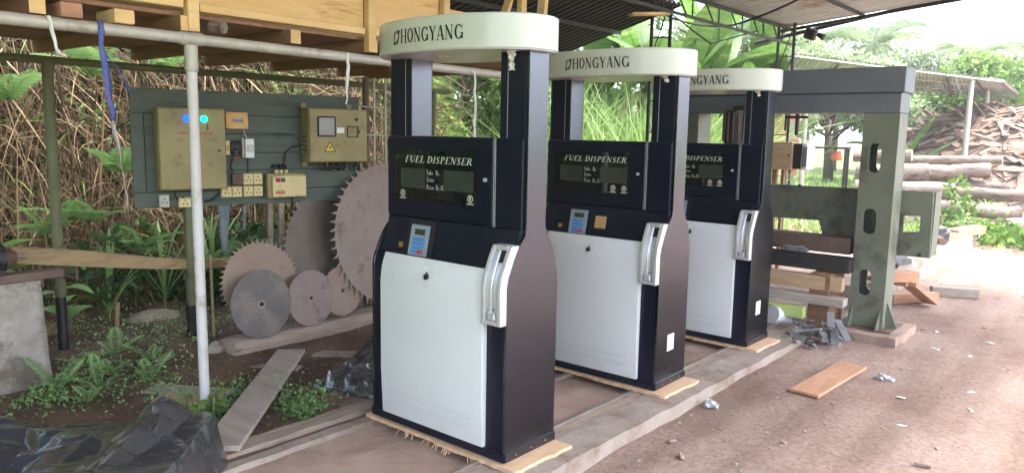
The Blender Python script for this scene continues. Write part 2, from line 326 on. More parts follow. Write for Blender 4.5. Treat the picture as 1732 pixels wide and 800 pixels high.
def ground_tag(x, y):
    f = sst(-3.5, -4.3, x)*(1-sst(9, 13, y))
    if y > 11:
        g = sst(12, 17, y)*sst(-2.2+.06*(y-12), -3.4+.06*(y-12), x+.6*noise.noise(Vector((x*.8, y*.8, 9)))); f = max(f, 2*g)
        if y > 26: f = max(f, 2*sst(26, 34, y))
    if x < bank_base(y)-1.2: f = max(f, 1.6)
    if y < 0: f = max(f, 2*sst(-.6, -2.2, y+.5*noise.noise(Vector((x*.7, y*.7, 4)))))
    return f
def axis(c, d0, g, lim):
    out = [0]; d = d0
    while out[-1] < lim: out.append(out[-1]+d); d *= g
    return out
ax = [-5-a for a in reversed(axis(0, .07, 1.045, 420))][:-1]+[-5+a for a in axis(0, .07, 1.045, 420)]
ay = [3.5-a for a in reversed(axis(0, .07, 1.045, 120))][:-1]+[3.5+a for a in axis(0, .07, 1.045, 500)]
gv = []; gt = []
for y in ay:
    for x in ax: gv.append((x, y, ground_z(x, y))); gt.append(ground_tag(x, y))
nx = len(ax); ii, jj = np.meshgrid(np.arange(nx-1), np.arange(len(ay)-1)); k = (jj*nx+ii).ravel()
top('ground', npmesh('ground', np.array(gv), np.stack([k, k+1, k+nx+1, k+nx], 1), 'soil', np.array(gt), True), kind='structure')

# ------------------------------------------------------------------ track bed, kerb and rails under the dispensers
def rough_strip(x0, x1, y0, y1, zt, zb, n=60, jx=.008, jz=.006, seed=0, nxs=4):
    mb = MB(); vs = []; slp = .011 if y1 < 7.6 and y0 < 1 else 0
    prof = [(x0, zb)]+[(x0+(x1-x0)*i/nxs, zt) for i in range(nxs+1)]+[(x1, zb)]
    for j in range(n+1):
        y = y0+(y1-y0)*j/n
        for i, (x, z) in enumerate(prof):
            a = noise.noise(Vector((x*9+seed, y*4, z*5))); b = noise.noise(Vector((x*7, y*5+seed, 7+z*5)))
            vs.append((x+a*jx, y, z+(b*jz if z == zt else 0)-slp*(y-2.6)))
    m = len(prof); fs = [(j*m+i, j*m+i+1, (j+1)*m+i+1, (j+1)*m+i) for j in range(n) for i in range(m-1)]
    fs += [tuple(range(m-1, -1, -1)), tuple(n*m+i for i in range(m))]
    return mb.add(vs, fs)
tag(rough_strip(-3.24, -2.42, .4, 7.0, -.065, -.2, 120, .003, .012, 3, 14).build('track_bed', 'track_dust', smooth=True), kind='structure')
kerb = tag(rough_strip(-2.31, -2.085, .6, 6.72, -.030, -.25, 120, .014, .008, 1).build('kerb', 'concrete_pale', smooth=True), kind='structure')
t = thing('track_timber', 'long flat worn timber with steel edge under the right side of the dispensers', 'timber', (-2.36, 0, 0))
rough_strip(-.045, .05, .5, 6.9, -.034, -.17, 60, .004, .004, 5).build('timber', 'timber_old', t, smooth=True)
MB().beam((-.061, .5, -.075), (-.061, 6.95, -.146), .028, .15).build('steel_edge', 'rail_steel', t, bevel=.003)
t = thing('track_timber', 'dark grooved timber running along the left edge of the track by the leaning plank', 'timber', (-3.36, 0, 0))
rough_strip(-.14, -.02, .5, 6.9, -.026, -.2, 70, .012, .010, 9).build('timber', 'timber_old', t, smooth=True)
rough_strip(-.02, .045, .5, 6.9, -.055, -.2, 60, .004, .004, 8).build('groove_board', 'rust_steel', t, smooth=True)
rough_strip(.045, .12, .5, 6.9, -.035, -.2, 90, .014, .010, 12).build('concrete_lip', 'concrete_pale', t, smooth=True)
o = MB(); o.beam((-2.93, 2.95, -.038), (-2.93, 6.6, -.078), .035, .02).build('steel_flat_bar', 'rail_steel'); tag(bpy.data.objects['steel_flat_bar'], 'thin steel flat bar lying on the track bed between the dispensers', 'bar')

# ------------------------------------------------------------------ serif lettering
def stroke(p, q, wd): return ('s', p, q, wd)
def G(ch):
    T, t = .17, .06
    sf = lambda x, y, h=.14: [stroke((x-h, y), (x+h, y), .045)]
    if ch == 'H': return .86, [stroke((.17, 0), (.17, 1), T), stroke((.69, 0), (.69, 1), T), stroke((.17, .5), (.69, .5), t)]+sf(.17, .02)+sf(.17, .98)+sf(.69, .02)+sf(.69, .98)
    if ch == 'O': return .84, [('a', (.42, .5), (.36, .51), 0, 360, T, t)]
    if ch == 'N': return .84, [stroke((.16, 0), (.16, 1), t), stroke((.13, 1), (.68, .02), T), stroke((.68, 0), (.68, 1), t)]+sf(.16, .02, .12)+sf(.12, .98, .1)+sf(.68, .98, .12)
    if ch == 'G': return .86, [('a', (.44, .5), (.37, .51), 48, 318, T, t), stroke((.73, .04), (.73, .42), T*.9), stroke((.55, .42), (.83, .42), .05), stroke((.72, .68), (.74, .98), t)]
    if ch == 'Y': return .80, [stroke((.14, 1), (.42, .45), T), stroke((.68, 1), (.42, .45), t), stroke((.42, 0), (.42, .5), T)]+sf(.42, .02)+sf(.16, .98, .13)+sf(.68, .98, .11)
    if ch == 'A': return .80, [stroke((.12, 0), (.40, 1), t), stroke((.40, 1), (.68, 0), T), stroke((.2, .32), (.6, .32), t)]+sf(.12, .02, .11)+sf(.68, .02, .13)
    if ch == 'F': return .70, [stroke((.2, 0), (.2, 1), T), stroke((.2, .97), (.66, .97), t), stroke((.2, .53), (.5, .53), t), stroke((.64, .98), (.66, .76), t)]+sf(.2, .02)
    if ch == 'E': return .74, [stroke((.2, 0), (.2, 1), T), stroke((.1, .97), (.66, .97), t), stroke((.2, .53), (.5, .53), t), stroke((.1, .03), (.68, .03), t), stroke((.65, .98), (.66, .78), t), stroke((.68, .02), (.72, .24), t)]
    if ch == 'U': return .84, [stroke((.18, .3), (.18, 1), T), stroke((.68, .3), (.68, 1), t), ('a', (.43, .32), (.25, .32), 180, 360, T*.8, t)]+sf(.18, .98)+sf(.68, .98, .11)
    if ch == 'L': return .70, [stroke((.2, 0), (.2, 1), T), stroke((.1, .03), (.66, .03), t), stroke((.65, .02), (.68, .26), t)]+sf(.2, .98)
    if ch == 'D': return .84, [stroke((.2, 0), (.2, 1), T), ('a', (.34, .5), (.42, .49), -90, 90, T, t), stroke((.08, .97), (.36, .97), t), stroke((.08, .03), (.36, .03), t)]
    if ch == 'I': return .40, [stroke((.2, 0), (.2, 1), T)]+sf(.2, .02)+sf(.2, .98)
    if ch == 'S': return .66, [('a', (.33, .74), (.22, .25), 30, 240, .09, .09), ('a', (.33, .26), (.24, .26), -150, 80, .09, .09), stroke((.2, .62), (.45, .42), T)]
    if ch == 'P': return .74, [stroke((.2, 0), (.2, 1), T), ('a', (.34, .73), (.3, .25), -90, 90, T*.8, t), stroke((.1, .97), (.36, .97), t), stroke((.2, .48), (.36, .48), t)]+sf(.2, .02)
    if ch == 'R': return .82, [stroke((.2, 0), (.2, 1), T), ('a', (.34, .73), (.28, .25), -90, 90, T*.8, t), stroke((.1, .97), (.36, .97), t), stroke((.2, .48), (.36, .48), t), stroke((.38, .48), (.72, 0), T)]+sf(.2, .02)+sf(.72, .02, .1)
    if ch == ' ': return .35, []
    th = .13; low = {
     'a': [('a', (.28, .26), (.2, .25), 0, 360, th, th), stroke((.5, 0), (.5, .52), th)], 'l': [stroke((.2, 0), (.2, 1), th)], 'e': [('a', (.3, .27), (.23, .26), 20, 330, th, th), stroke((.1, .28), (.52, .28), .1)],
     'i': [stroke((.18, 0), (.18, .54), th), stroke((.18, .7), (.18, .84), th)], 't': [stroke((.22, 0), (.22, .8), th), stroke((.06, .52), (.42, .52), .1)], 'r': [stroke((.18, 0), (.18, .54), th), stroke((.2, .48), (.42, .5), .12)],
     's': [('a', (.24, .4), (.16, .12), 30, 270, .1, .1), ('a', (.24, .14), (.17, .14), -150, 90, .1, .1)], 'c': [('a', (.28, .27), (.21, .26), 50, 310, th, th)], '.': [stroke((.15, 0), (.15, .12), th)], '/': [stroke((.05, 0), (.3, 1), .1)],
     'p': [stroke((.16, -.25), (.16, .54), th), ('a', (.32, .27), (.2, .25), 0, 360, th, th)]}
    return (.62 if ch in 'aep' else .45), low.get(ch, [])
def lettering(text, h, slant=0, bold=1.0, sx=1.0):
    """returns list of 2-D quads (each 4 points) and width"""
    quads = []; x = 0
    for ch in text:
        wd, st = G(ch)
        for q in st:
            if q[0] == 's':
                (x0, y0), (x1, y1), tw = q[1], q[2], q[3]*bold; d = math.hypot(x1-x0, y1-y0) or 1; nx_, ny_ = -(y1-y0)/d*tw/2, (x1-x0)/d*tw/2
                quads.append([(x+x0+nx_, y0+ny_), (x+x0-nx_, y0-ny_), (x+x1-nx_, y1-ny_), (x+x1+nx_, y1+ny_)])
            else:
                (cx, cy), (rx, ry), a0, a1, tv, th = q[1:]; n = max(6, int(abs(a1-a0)/24)); pts = []
                for i in range(n+1):
                    a = R(a0+(a1-a0)*i/n); tk = (tv*abs(math.cos(a))+th*abs(math.sin(a)))*bold
                    pts.append((x+cx+math.cos(a)*rx, cy+math.sin(a)*ry, x+cx+math.cos(a)*(rx-tk), cy+math.sin(a)*(ry-tk)))
                for i in range(n): quads.append([pts[i][:2], pts[i][2:], pts[i+1][2:], pts[i+1][:2]])
        x += wd
    return [[((a+slant*b)*h*sx, b*h) for a, b in q] for q in quads], x*h*sx
def text_mesh(quads, fn):
    mb = MB()
    for i, q in enumerate(quads):
        e = .0002*(i % 7)
        mb.add([fn(a, b, .0012+e) for a, b in q], [(0, 1, 2, 3)])
    return mb

# ------------------------------------------------------------------ fuel dispensers
PF = [(0, .2), (.875, .2), (.92, .19), (.958, .172), (1.005, .150), (1.049, .124), (1.08, .100), (1.10, .082), (1.118, .066), (1.14, .062), (1.99, .060)]
PB = [(0, .2), (.848, .2), (.90, .196), (.947, .186), (1.0, .170), (1.04, .154), (1.098, .116), (1.125, .098), (1.147, .088), (1.99, .085)]
def yfront(z):
    for (a, p), (b, q) in zip(PF, PF[1:]):
        if a <= z <= b: return -(p+(q-p)*(z-a)/(b-a))
    return -.06
HW = .494
def dispenser(loc, label, first=False, sticker_side=True, brown_card=False, key_frame=True, tape_kind=0):
    t = thing('fuel_dispenser', label, 'fuel dispenser', loc, 0, 'fuel dispensers in a row')
    out = [(-p, z) for z, p in PF]+[(p, z) for z, p in reversed(PB)]
    for sx in (-1, 1):
        xo = sx*HW; xi = sx*(HW-.018)
        MB().plate(out, [], xi, xo, lambda a, b, q: (q, a, b)).build('side_panel', 'steel_skin', t, bevel=.002)
    # black front and back skins between the side panels
    def skin(z0, z1, off, x0, x1, th=.012, sgn=-1, extra=()):
        zs = sorted(set([z0, z1]+[z for z, _ in PF if z0 < z < z1]+list(extra))); mb = MB(); vs = []
        for z in zs:
            y = yfront(z)-off
            for x, yy in ((x0, y), (x1, y), (x1, y+th), (x0, y+th)): vs.append((x, yy if sgn < 0 else -yy, z))
        n = len(zs); fs = [(4*i+j, 4*i+(j+1) % 4, 4*(i+1)+(j+1) % 4, 4*(i+1)+j) for i in range(n-1) for j in range(4)]
        fs += [(0, 1, 2, 3), tuple(4*(n-1)+j for j in range(4))]
        return mb.add(vs, fs)
    xi = HW-.0185
    skin(.004, .94, -.006, -xi, xi, .02).build('front_skin', 'black_paint', t, smooth=True)
    MB().add([(-xi, -.185, .925), (xi, -.185, .925), (xi, -.185, .940), (-xi, -.185, .940), (-xi, -.132, .943), (xi, -.132, .943), (xi, -.09, 1.136), (-xi, -.09, 1.136), (-xi, -.05, .925), (xi, -.05, .925), (xi, -.05, 1.136), (-xi, -.05, 1.136)],
             [(0, 1, 2, 3), (3, 2, 5, 4), (4, 5, 6, 7), (7, 6, 10, 11), (11, 10, 9, 8), (8, 9, 1, 0), (0, 3, 4, 7, 11, 8), (1, 9, 10, 6, 5, 2)]).build('control_fascia', 'black_paint', t)
    skin(.004, 1.135, -.006, -xi, xi, .02, 1).build('rear_skin', 'black_paint', t, smooth=True)
    MB().box(-xi, xi, -.19, .19, .0, .03).build('base_frame', 'black_paint', t)
    for sx in (-1, 1): MB().box(sx*(HW+.004)-.004, sx*(HW+.004)+.004, -.199, .203, .002, .05).build('kick_strip', 'steel_skin', t, bevel=.002)
    MB().box(-HW-.003, HW+.003, -.207, -.1985, .002, .052).build('kick_strip', 'black_paint', t, bevel=.002)
    # columns
    for sx in (-1, 1):
        x0, x1 = sorted((sx*(HW-.175), sx*(HW-.019)))
        c = MB().box(x0, x1, -.060, .085, 1.50, 1.992).build('column', 'steel_skin', t)
        MB().box(x0-.002, x1+(0 if sx > 0 else .0), -.066, -.0605, 1.50, 1.99).build('front_cover', 'black_paint', c, bevel=.001)
        xs = x0+.045 if sx > 0 else x1-.045
        MB().box(xs-.0018, xs+.0018, -.0672, -.0662, 1.5, 1.99).build('seam', 'keypad_grey', c)
        MB().box(x0, x1, .0855, .091, 1.50, 1.99).build('rear_cover', 'black_paint', c)
    # display cabinet
    cab = MB().box(-HW-.002, HW-.0195, -.078, .085, 1.137, 1.578).build('display_cabinet', 'black_paint', t, bevel=.004)
    MB().box(-HW+.004, .288, -.086, -.0785, 1.146, 1.57).build('display_door', 'black_paint', t, bevel=.003)
    for xx in (.2935, .303): MB().box(xx-.0016, xx+.0016, -.081, -.0785, 1.139, 1.576).build('seam', 'chrome', t)
    g = MB().box(-.425, .185, -.0895, -.0865, 1.232, 1.505).build('display_glass', 'display_glass', t)
    fl = lambda ox, oz, yy: (lambda a, b, e: (ox+a, yy-e, oz+b))
    for x0, x1, z0, z1 in ((-.375, -.185, 1.30, 1.405), (-.045, .165, 1.30, 1.405)): MB().box(x0, x1, -.0915, -.0898, z0, z1).build('readout', 'lcd', g)
    q, wd = lettering('FUEL DISPENSER', .036, .25, .95); k = .50/wd
    text_mesh([[(a*k, b) for a, b in z] for z in q], fl(-.345, 1.437, -.0898)).build('lettering', 'print_white', g)
    for tx, zz in (('Sale', 1.375), ('Liter', 1.338), ('Price', 1.298)):
        q, wd = lettering(tx, .026, 0, 1.2, .8)
        if tx == 'Price': q, wd = lettering('Price  Rs./L', .026, 0, 1.2, .8)
        if tx == 'Sale': q, wd = lettering('Sale   Rs', .026, 0, 1.2, .8)
        text_mesh(q, fl(-.172, zz, -.0916 if tx != 'Liter' else -.0898)).build('lettering', 'print_white', g)
    for xx in (-.36, .145) if first else (.06, .145):
        mb = MB()
        for i in range(14):
            a, b = 2*math.pi*i/14, 2*math.pi*(i+1)/14
            mb.add([(xx+r_*math.cos(c_), -.0905, 1.268+r_*math.sin(c_)) for r_, c_ in ((.020, a), (.014, a), (.014, b), (.020, b))], [(0, 1, 2, 3)])
        mb.add([(xx-.006, -.0905, 1.260), (xx+.006, -.0905, 1.260), (xx+.006, -.0905, 1.278), (xx-.006, -.0905, 1.278)], [(0, 1, 2, 3)])
        mb.add([(xx-.024, -.0905, 1.238), (xx+.024, -.0905, 1.238), (xx+.024, -.0905, 1.244), (xx-.024, -.0905, 1.244)], [(0, 1, 2, 3)])
        mb.build('round_mark', 'print_white', g)
    MB().tube([(.245, -.086, 1.37), (.245, -.096, 1.37)], .010, 14).build('door_lock', 'chrome', t, smooth=True)
    # keypad unit sits on the sloping black shoulder
    def onf(x, z, e=0): return (x, -.132+.042*(z-.943)/.193-e, z)
    def curved(x0, x1, z0, z1, e0, e1, n=6):
        mb = MB(); vs = []
        for i in range(n+1):
            z = z0+(z1-z0)*i/n
            vs += [onf(x0, z, e1), onf(x1, z, e1), onf(x1, z, e0), onf(x0, z, e0)]
        fs = [(4*i+j, 4*i+(j+1) % 4, 4*(i+1)+(j+1) % 4, 4*(i+1)+j) for i in range(n) for j in range(4)]+[(0, 1, 2, 3), tuple(4*n+j for j in range(4))]
        return mb.add(vs, fs)
    fx = -.19
    if key_frame: curved(fx-.105, fx+.10, .93, 1.13, .0005, .010).build('keypad_frame', 'black_rubber', t, smooth=True)
    k0 = .0105 if key_frame else .001
    kp = curved(fx-.068, fx+.068, .945, 1.105, k0, k0+.009).build('keypad', 'keypad_grey', t, smooth=True)
    curved(fx-.034, fx+.042, 1.055, 1.085, k0+.0095, k0+.0115, 3).build('keypad_screen', 'lcd', kp)
    for r_ in range(4):
        for c_ in range(4):
            curved(fx-.043+c_*.023, fx-.025+c_*.023, .957+r_*.022, .974+r_*.022, k0+.0093, k0+.0125, 1).build('key', 'key_red' if (r_ == 0 and c_ > 1) else 'key_blue', kp)
    curved(-.352, -.322, .975, 1.0, .001, .006, 1).build('card_port', 'brass', t)
    if brown_card: curved(-.055, .03, .995, 1.075, .001, .004).build('brown_paper', 'card_brown', t)
    # white door
    dz = [.05, .3, .6, .8, .875, .905, .93, .948]; mb = MB(); vs = []
    for z in dz:
        zz = min(z, .948); y = -.2-.030*min(1, (zz+.3)/.6) + (0 if z < .8 else .040*((z-.8)/.148)**2)
        for x, yy in ((-.390, y), (.363, y), (.363, -.19), (-.390, -.19)): vs.append((x, yy, z))
    n = len(dz); fs = [(4*i+j, 4*i+(j+1) % 4, 4*(i+1)+(j+1) % 4, 4*(i+1)+j) for i in range(n-1) for j in range(4)]+[(0, 1, 2, 3), tuple(4*(n-1)+j for j in range(4))]
    door = mb.add(vs, fs).build('white_door', 'white_paint', t, smooth=True, bevel=.004, seg=2)
    MB().tube([(-.03, -.222, .862), (-.03, -.236, .862)], .014, 12).build('door_lock', 'black_rubber', door, smooth=True)
    MB().cbox((-.024, -.238, .868), (.012, .006, .045), Matrix.Rotation(R(25), 3, 'Y')).build('lock_cover', 'black_rubber', door, bevel=.002)
    vm = MB()                                   # little raised louvre dots in two bands
    for r_ in range(4):
        z = .125+r_*.012+(.028 if r_ > 1 else 0)
        for i in range(52):
            x = -.33+i*.0118+(.005 if r_ % 2 else 0)
            y = -.2-.030*min(1, (z+.3)/.6)
            vm.add([(x, y-.0003, z), (x+.0065, y-.0003, z), (x+.0045, y-.0028, z+.0035), (x+.002, y-.0028, z+.0035)], [(0, 1, 2, 3)])
    tag(vm.build('vent_dots', 'keypad_grey', door), kind='stuff')
    # nozzle boot: curved chrome tray
    zs = [.69, .74, .8, .875, .92, .96, 1.0, 1.04, 1.068]; prof = []
    nb = thing_part = None
    def tray(xa, xb, e0, e1):
        mb = MB(); vs = []
        for z in zs:
            zz = z; y = yfront(z) if z > .8 else -.2
            y = min(y, -.2 + (0 if z < .86 else .85*(z-.86)**1.5))
            for x, e in ((xa, e1), (xb, e1), (xb, e0), (xa, e0)): vs.append((x, y-e, z))
        n = len(zs); fs = [(4*i+j, 4*i+(j+1) % 4, 4*(i+1)+(j+1) % 4, 4*(i+1)+j) for i in range(n-1) for j in range(4)]+[(0, 1, 2, 3), tuple(4*(n-1)+j for j in range(4))]
        return mb.add(vs, fs)
    boot = tray(.366, .491, -.03, .012).build('nozzle_boot', 'chrome', t, smooth=True, bevel=.003)
    for xa, xb in ((.366, .390), (.464, .491)): tray(xa, xb, .010, .045).build('side_rim', 'chrome', boot, smooth=True, bevel=.005, seg=2)
    tray(.408, .420, .010, .030).build('guide_rib', 'chrome', boot, smooth=True, bevel=.003)
    tray(.436, .446, .010, .026).build('guide_rib', 'chrome', boot, smooth=True, bevel=.003)
    MB().box(.391, .463, -.245, -.205, .691, .71).build('bottom_lip', 'chrome', boot, bevel=.003)
    MB().cbox((.424, -.225, .733), (.05, .03, .042)).build('nozzle_stop', 'chrome', boot, bevel=.006)
    MB().box(.424, .458, -.2165, -.2125, .757, .766).build('slot', 'black_rubber', boot)
    MB().cbox((.444, -.152, 1.015), (.03, .05, .075), Matrix.Rotation(R(-24), 3, 'X')).build('slot', 'black_rubber', boot)
    MB().box(.391, .463, -.168, -.07, 1.045, 1.069).build('top_lip', 'chrome', boot, bevel=.003)
    # canopy
    n = 72; A, B = .552, .305; ring = [(A*math.copysign(abs(math.cos(a))**.93, math.cos(a)), .01+B*math.copysign(abs(math.sin(a))**.96, math.sin(a))) for a in (2*math.pi*i/n for i in range(n))]
    Z0, Z1 = 1.992, 2.152
    vs = []
    for z, kx in ((Z0, .99), (Z0+.004, 1.0), (Z1-.006, 1.0), (Z1, .985)): vs += [(x*kx, .01+(y-.01)*kx, z) for x, y in ring]
    fs = [(j*n+i, j*n+(i+1) % n, (j+1)*n+(i+1) % n, (j+1)*n+i) for j in range(3) for i in range(n)]+[tuple(3*n+i for i in range(n))]
    can = MB().add(vs, fs).build('canopy', 'canopy_paint', t, smooth=True)
    MB().add([(x*.98, .01+(y-.01)*.98, Z0+.003) for x, y in ring]+[(x*.98, .01+(y-.01)*.98, Z0-.004) for x, y in ring], [(i, (i+1) % n, n+(i+1) % n, n+i) for i in range(n)]+[tuple(n+i for i in range(n))]).build('canopy_underside', 'canopy_under', can)
    def oncan(x, z, e):
        c = max(-1, min(1, x/A)); y = .01-B*(1-abs(c)**(2/.93))**(.48)
        dx = x/(A*A); dy = (y-.01)/(B*B); q_ = math.hypot(dx, dy); return (x+dx/q_*e, y+dy/q_*e, z)
    q, wd = lettering('HONGYANG', .068, 0, .95); kx = .415/wd
    text_mesh([[(a*kx, b) for a, b in z] for z in q], lambda a, b, e: oncan(-.158+a, 2.034+b, e)).build('lettering', 'print_black', can)
    lg = []                                     # square emblem of two interlocked hooks
    for pts in ([(0, .0), (.0, .85), (.16, 1), (.16, .2)], [(0, 0), (.16, .2), (.42, .2), (.36, 0)], [(.5, 1), (.55, .78), (.86, .78), (1, 1)], [(.78, .78), (1, 1), (.82, .1), (.6, 0)], [(.26, .95), (.26, .7), (.40, .85), (.40, 1)], [(.48, .3), (.48, .02), (.6, .1), (.58, .42)]):
        lg.append([((a+.12*b)*.052, b*.070) for a, b in pts])
    text_mesh(lg, lambda a, b, e: oncan(-.222+a, 2.030+b, e)).build('emblem', 'print_black', can)
    # scrap of tape hanging at the right column
    mb = MB(); rr = random.Random(11+tape_kind); m_ = 9
    for i in range(m_):
        for j in range(4): mb.v.append((.405+(j-1.5)*(.016 if i < 4 else .008)+rr.uniform(-.006, .006)+(i*.003 if tape_kind else 0), -.078-rr.uniform(0, .02), 1.995-i*(.012 if not tape_kind else .006)+rr.uniform(-.004, .004)))
    mb.f += [(i*4+j, i*4+j+1, i*4+j+5, i*4+j+4) for i in range(m_-1) for j in range(3)]
    mb.build('tape_scrap', 'tape', t)
    if sticker_side: MB().box(HW+.0005, HW+.002, -.06, .03, .23, .34).build('side_sticker', 'sticker', t)
    MB().tube([(HW, .0, .115), (HW+.003, .0, .115)], .006, 8).build('side_screw', 'black_rubber', t)
    for yy in (-.12, 0, .12): MB().tube([(HW+.008, yy, .025), (HW+.010, yy, .025)], .005, 8).build('side_screw', 'rail_steel', t)
    return t
BASE = .004
D = [(-2.766, 2.893, -.008), (-2.778, 4.382, -.025), (-2.778, 5.843, -.041)]
dispenser(D[0], 'nearest and largest white and black fuel dispenser, front of the row', True, False, False, True)
dispenser(D[1], 'middle fuel dispenser of the row with a brown paper square beside its keypad', False, True, True, False, 1)
dispenser(D[2], 'farthest fuel dispenser of the row, just before the green steel portal', False, True, False, True, 2)
for o_, a_ in zip([o for o in C.objects if o.name.startswith('fuel_dispenser')], (0, .5, -.6)): o_.rotation_euler.z = R(a_)
for i, (x, y, z) in enumerate(D):
    lab = ['splintery pale plywood sheet under the nearest fuel dispenser', 'pale plywood sheet under the middle fuel dispenser', 'pale plywood sheet under the farthest fuel dispenser'][i]
    t = thing('plywood_base', lab, 'plywood', (x, y, z-.004), 0, 'plywood sheets under the dispensers')
    rr = random.Random(i); mb = MB(); pts = []
    for a in range(41): pts.append((-.535+1.125*a/40, -.222+rr.uniform(-.004, .004)-(.012 if 20 < a else 0)))
    for a in range(15): pts.append((.59+rr.uniform(-.004, .004)+(.012 if a > 8 else 0), -.20+.415*a/14))
    pts += [(-.535, .225)]
    mb.plate(pts, [], -.018, .0, lambda a, b, q: (a, b, q)); mb.build('sheet', 'pine_ply', t)
    if i == 0:
        sp = MB()
        for a in range(28):
            xx = rr.uniform(-.25, .4); L = rr.uniform(.01, .045); sp.beam((xx, -.232, -.012), (xx+rr.uniform(-.02, .025), -.236-L*.4, -.012-L*.7), .004, .002)
        tag(sp.build('splinters', 'pine_ply', t), kind='stuff')

# ------------------------------------------------------------------ main shed roof, lean-to roof
def corrugated(p0, along, across, nc, amp, seg=6, nl=2, across2=None):
    p0, along, across = Vector(p0), Vector(along), Vector(across); ac2 = Vector(across2) if across2 else across; nrm = along.cross(across).normalized()*(-1)
    if nrm.z < 0: nrm = -nrm
    n = nc*seg; mb = MB()
    for k_ in range(2):
        for j in range(nl+1):
            for i in range(n+1): mb.v.append(tuple(p0+along*(j/nl)+(across*(1-j/nl)+ac2*(j/nl))*(i/n)+nrm*(amp*max(-1, min(1, 1.7*math.sin(2*math.pi*i/seg)))+.0015*k_)))
    m = n+1; h = m*(nl+1)
    mb.f += [(j*m+i, j*m+i+1, (j+1)*m+i+1, (j+1)*m+i) for j in range(nl) for i in range(n)]
    mb.f += [(h+(j+1)*m+i, h+(j+1)*m+i+1, h+j*m+i+1, h+j*m+i) for j in range(nl) for i in range(n)]
    return mb
t = thing('main_shed_roof', 'light grey corrugated metal roof on steel trusses at the top right', 'roof')
RX0, RX1, sl_ = -4.32, 1.45, .105
rz = lambda x: 3.2+sl_*(x+4.27)
for i in range(15):
    y1 = 11.28-i*.9+.03; y0 = y1-.93
    corrugated((RX0, y0, rz(RX0)+(.006 if i % 2 else 0)), (RX1-RX0, 0, sl_*(RX1-RX0)), (0, y1-y0, 0), 6, .026, 8).build('roofing_sheet', 'roof_light', t)
for x in (-4.2, -3.2, -2.2, -1.2, -.2, .8, 1.8, 2.8):
    tr = MB().beam((x, -2, rz(x)-.05), (x, 11.25, rz(x)-.05), .035, .035).build('purlin', 'dark_steel', t)
tr = MB(); xx = -4.12
tr.beam((xx, -2, rz(xx)-.10), (xx, 11.2, rz(xx)-.10), .03, .03).beam((xx, -2, rz(xx)-.30), (xx, 11.2, rz(xx)-.30), .03, .03)
for i in range(38):
    y = 11.1-i*.34; tr.beam((xx, y, rz(xx)-.11), (xx, y+(.0 if i % 2 else .2), rz(xx)-.29), .014, .014)
tr.build('eave_truss', 'dark_steel', t)
for yy in (11.2, 6.2, 1.2): MB().beam((RX0, yy, rz(RX0)-.075), (RX1, yy, rz(RX1)-.075), .035, .04).build('rafter', 'dark_steel', t)
def lattice_post(x, y, z0, z1, label, m):
    p = thing('lattice_post', label, 'post', (x, y, z0))
    for dx, dy in ((-.09, -.06), (.09, .06)): MB().tube([(dx, dy, 0), (dx, dy, z1-z0)], .022, 8).build('upright', m, p)
    z = .3
    while z < z1-z0-.1:
        MB().beam((-.09, -.06, z), (.09, .06, z), .015, .015).build('rung', m, p); z += .37
    MB().tube([(-.09, -.06, z1-z0-.75), (.09, .06, z1-z0-.05)], .008, 6).build('brace', m, p)
lattice_post(-4.60, 8.2, -.15, 3.25, 'black steel lattice post rising behind the middle dispenser canopy', 'black_steel')
lattice_post(-4.15, 11.0, -.15, 3.25, 'grey steel lattice post at the corner of the light metal roof', 'dark_steel')
t = thing('lean_to_roof', 'corrugated lean-to roof above the wooden loft, coloured dark for its shade', 'roof')
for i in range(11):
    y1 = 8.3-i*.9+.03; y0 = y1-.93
    corrugated((-6.25, y0, 2.61+(.006 if i % 2 else 0)), (1.85, 0, .51), (0, y1-y0, 0), 8, .020, 8).build('roofing_sheet', 'roof_shaded', t)
for x, z in ((-6.0, 2.62), (-5.2, 2.84), (-4.5, 3.035)): MB().beam((x, -1.5, z), (x, 8.25, z), .03, .04).build('purlin', 'black_steel', t)
tag(MB().beam((-4.66, 7.6, 2.94), (-4.4, 8.0, 2.97), .12, .03).build('short_board', 'timber_yellow'), 'short pale board wedged under the edge of the dark roof', 'board')
tag(MB().tube([(-5.95, 8.35, 2.60), (-5.3, 8.15, 2.33)], .022, 8).build('slanting_rod', 'black_steel'), 'black slanting rod below the dark roof edge', 'rod')
tag(MB().tube([(-4.75, 11.32, 2.99), (-1.9, 11.32, 3.46)], .028, 8).build('eave_pipe', 'dark_steel'), 'dark pipe sticking out under the gable end of the light roof', 'pipe')
t = thing('clamp_lamp', 'dark floodlight clamped to the pipe at the roof corner', 'lamp', (-3.92, 11.32, 3.09))
MB().cbox((0, 0, -.02), (.16, .12, .16), Matrix.Rotation(.3, 3, 'Y')).build('housing', 'dark_steel', t, bevel=.02)
MB().tube([(.1, 0, -.03), (.19, 0, -.08)], [.03, .05], 10).build('reflector', 'dark_steel', t)
def cable(name, label, pts, r, sag, m='black_rubber', cat='cable'):
    out = []
    for (a, b), s in zip(zip(pts, pts[1:]), sag):
        a, b = Vector(a), Vector(b)
        for i in range(9): q = i/8; out.append(a.lerp(b, q)-Vector((0, 0, 4*s*q*(1-q))))
    return tag(MB().tube(out, r, 6).build(name, m, smooth=True), label, cat)
cable('roof_cable', 'thick black cable sagging from the lattice post to the light roof', [(-4.6, 8.2, 3.02), (-4.3, 9.6, 3.03), (-3.4, 9.4, 3.25)], .014, [.07, .02])
cable('roof_wire', 'thin black wire making a V above the farthest dispenser canopy', [(-4.55, 8.2, 3.06), (-4.3, 8.9, 2.72), (-4.2, 10.1, 3.0)], .009, [0, 0])

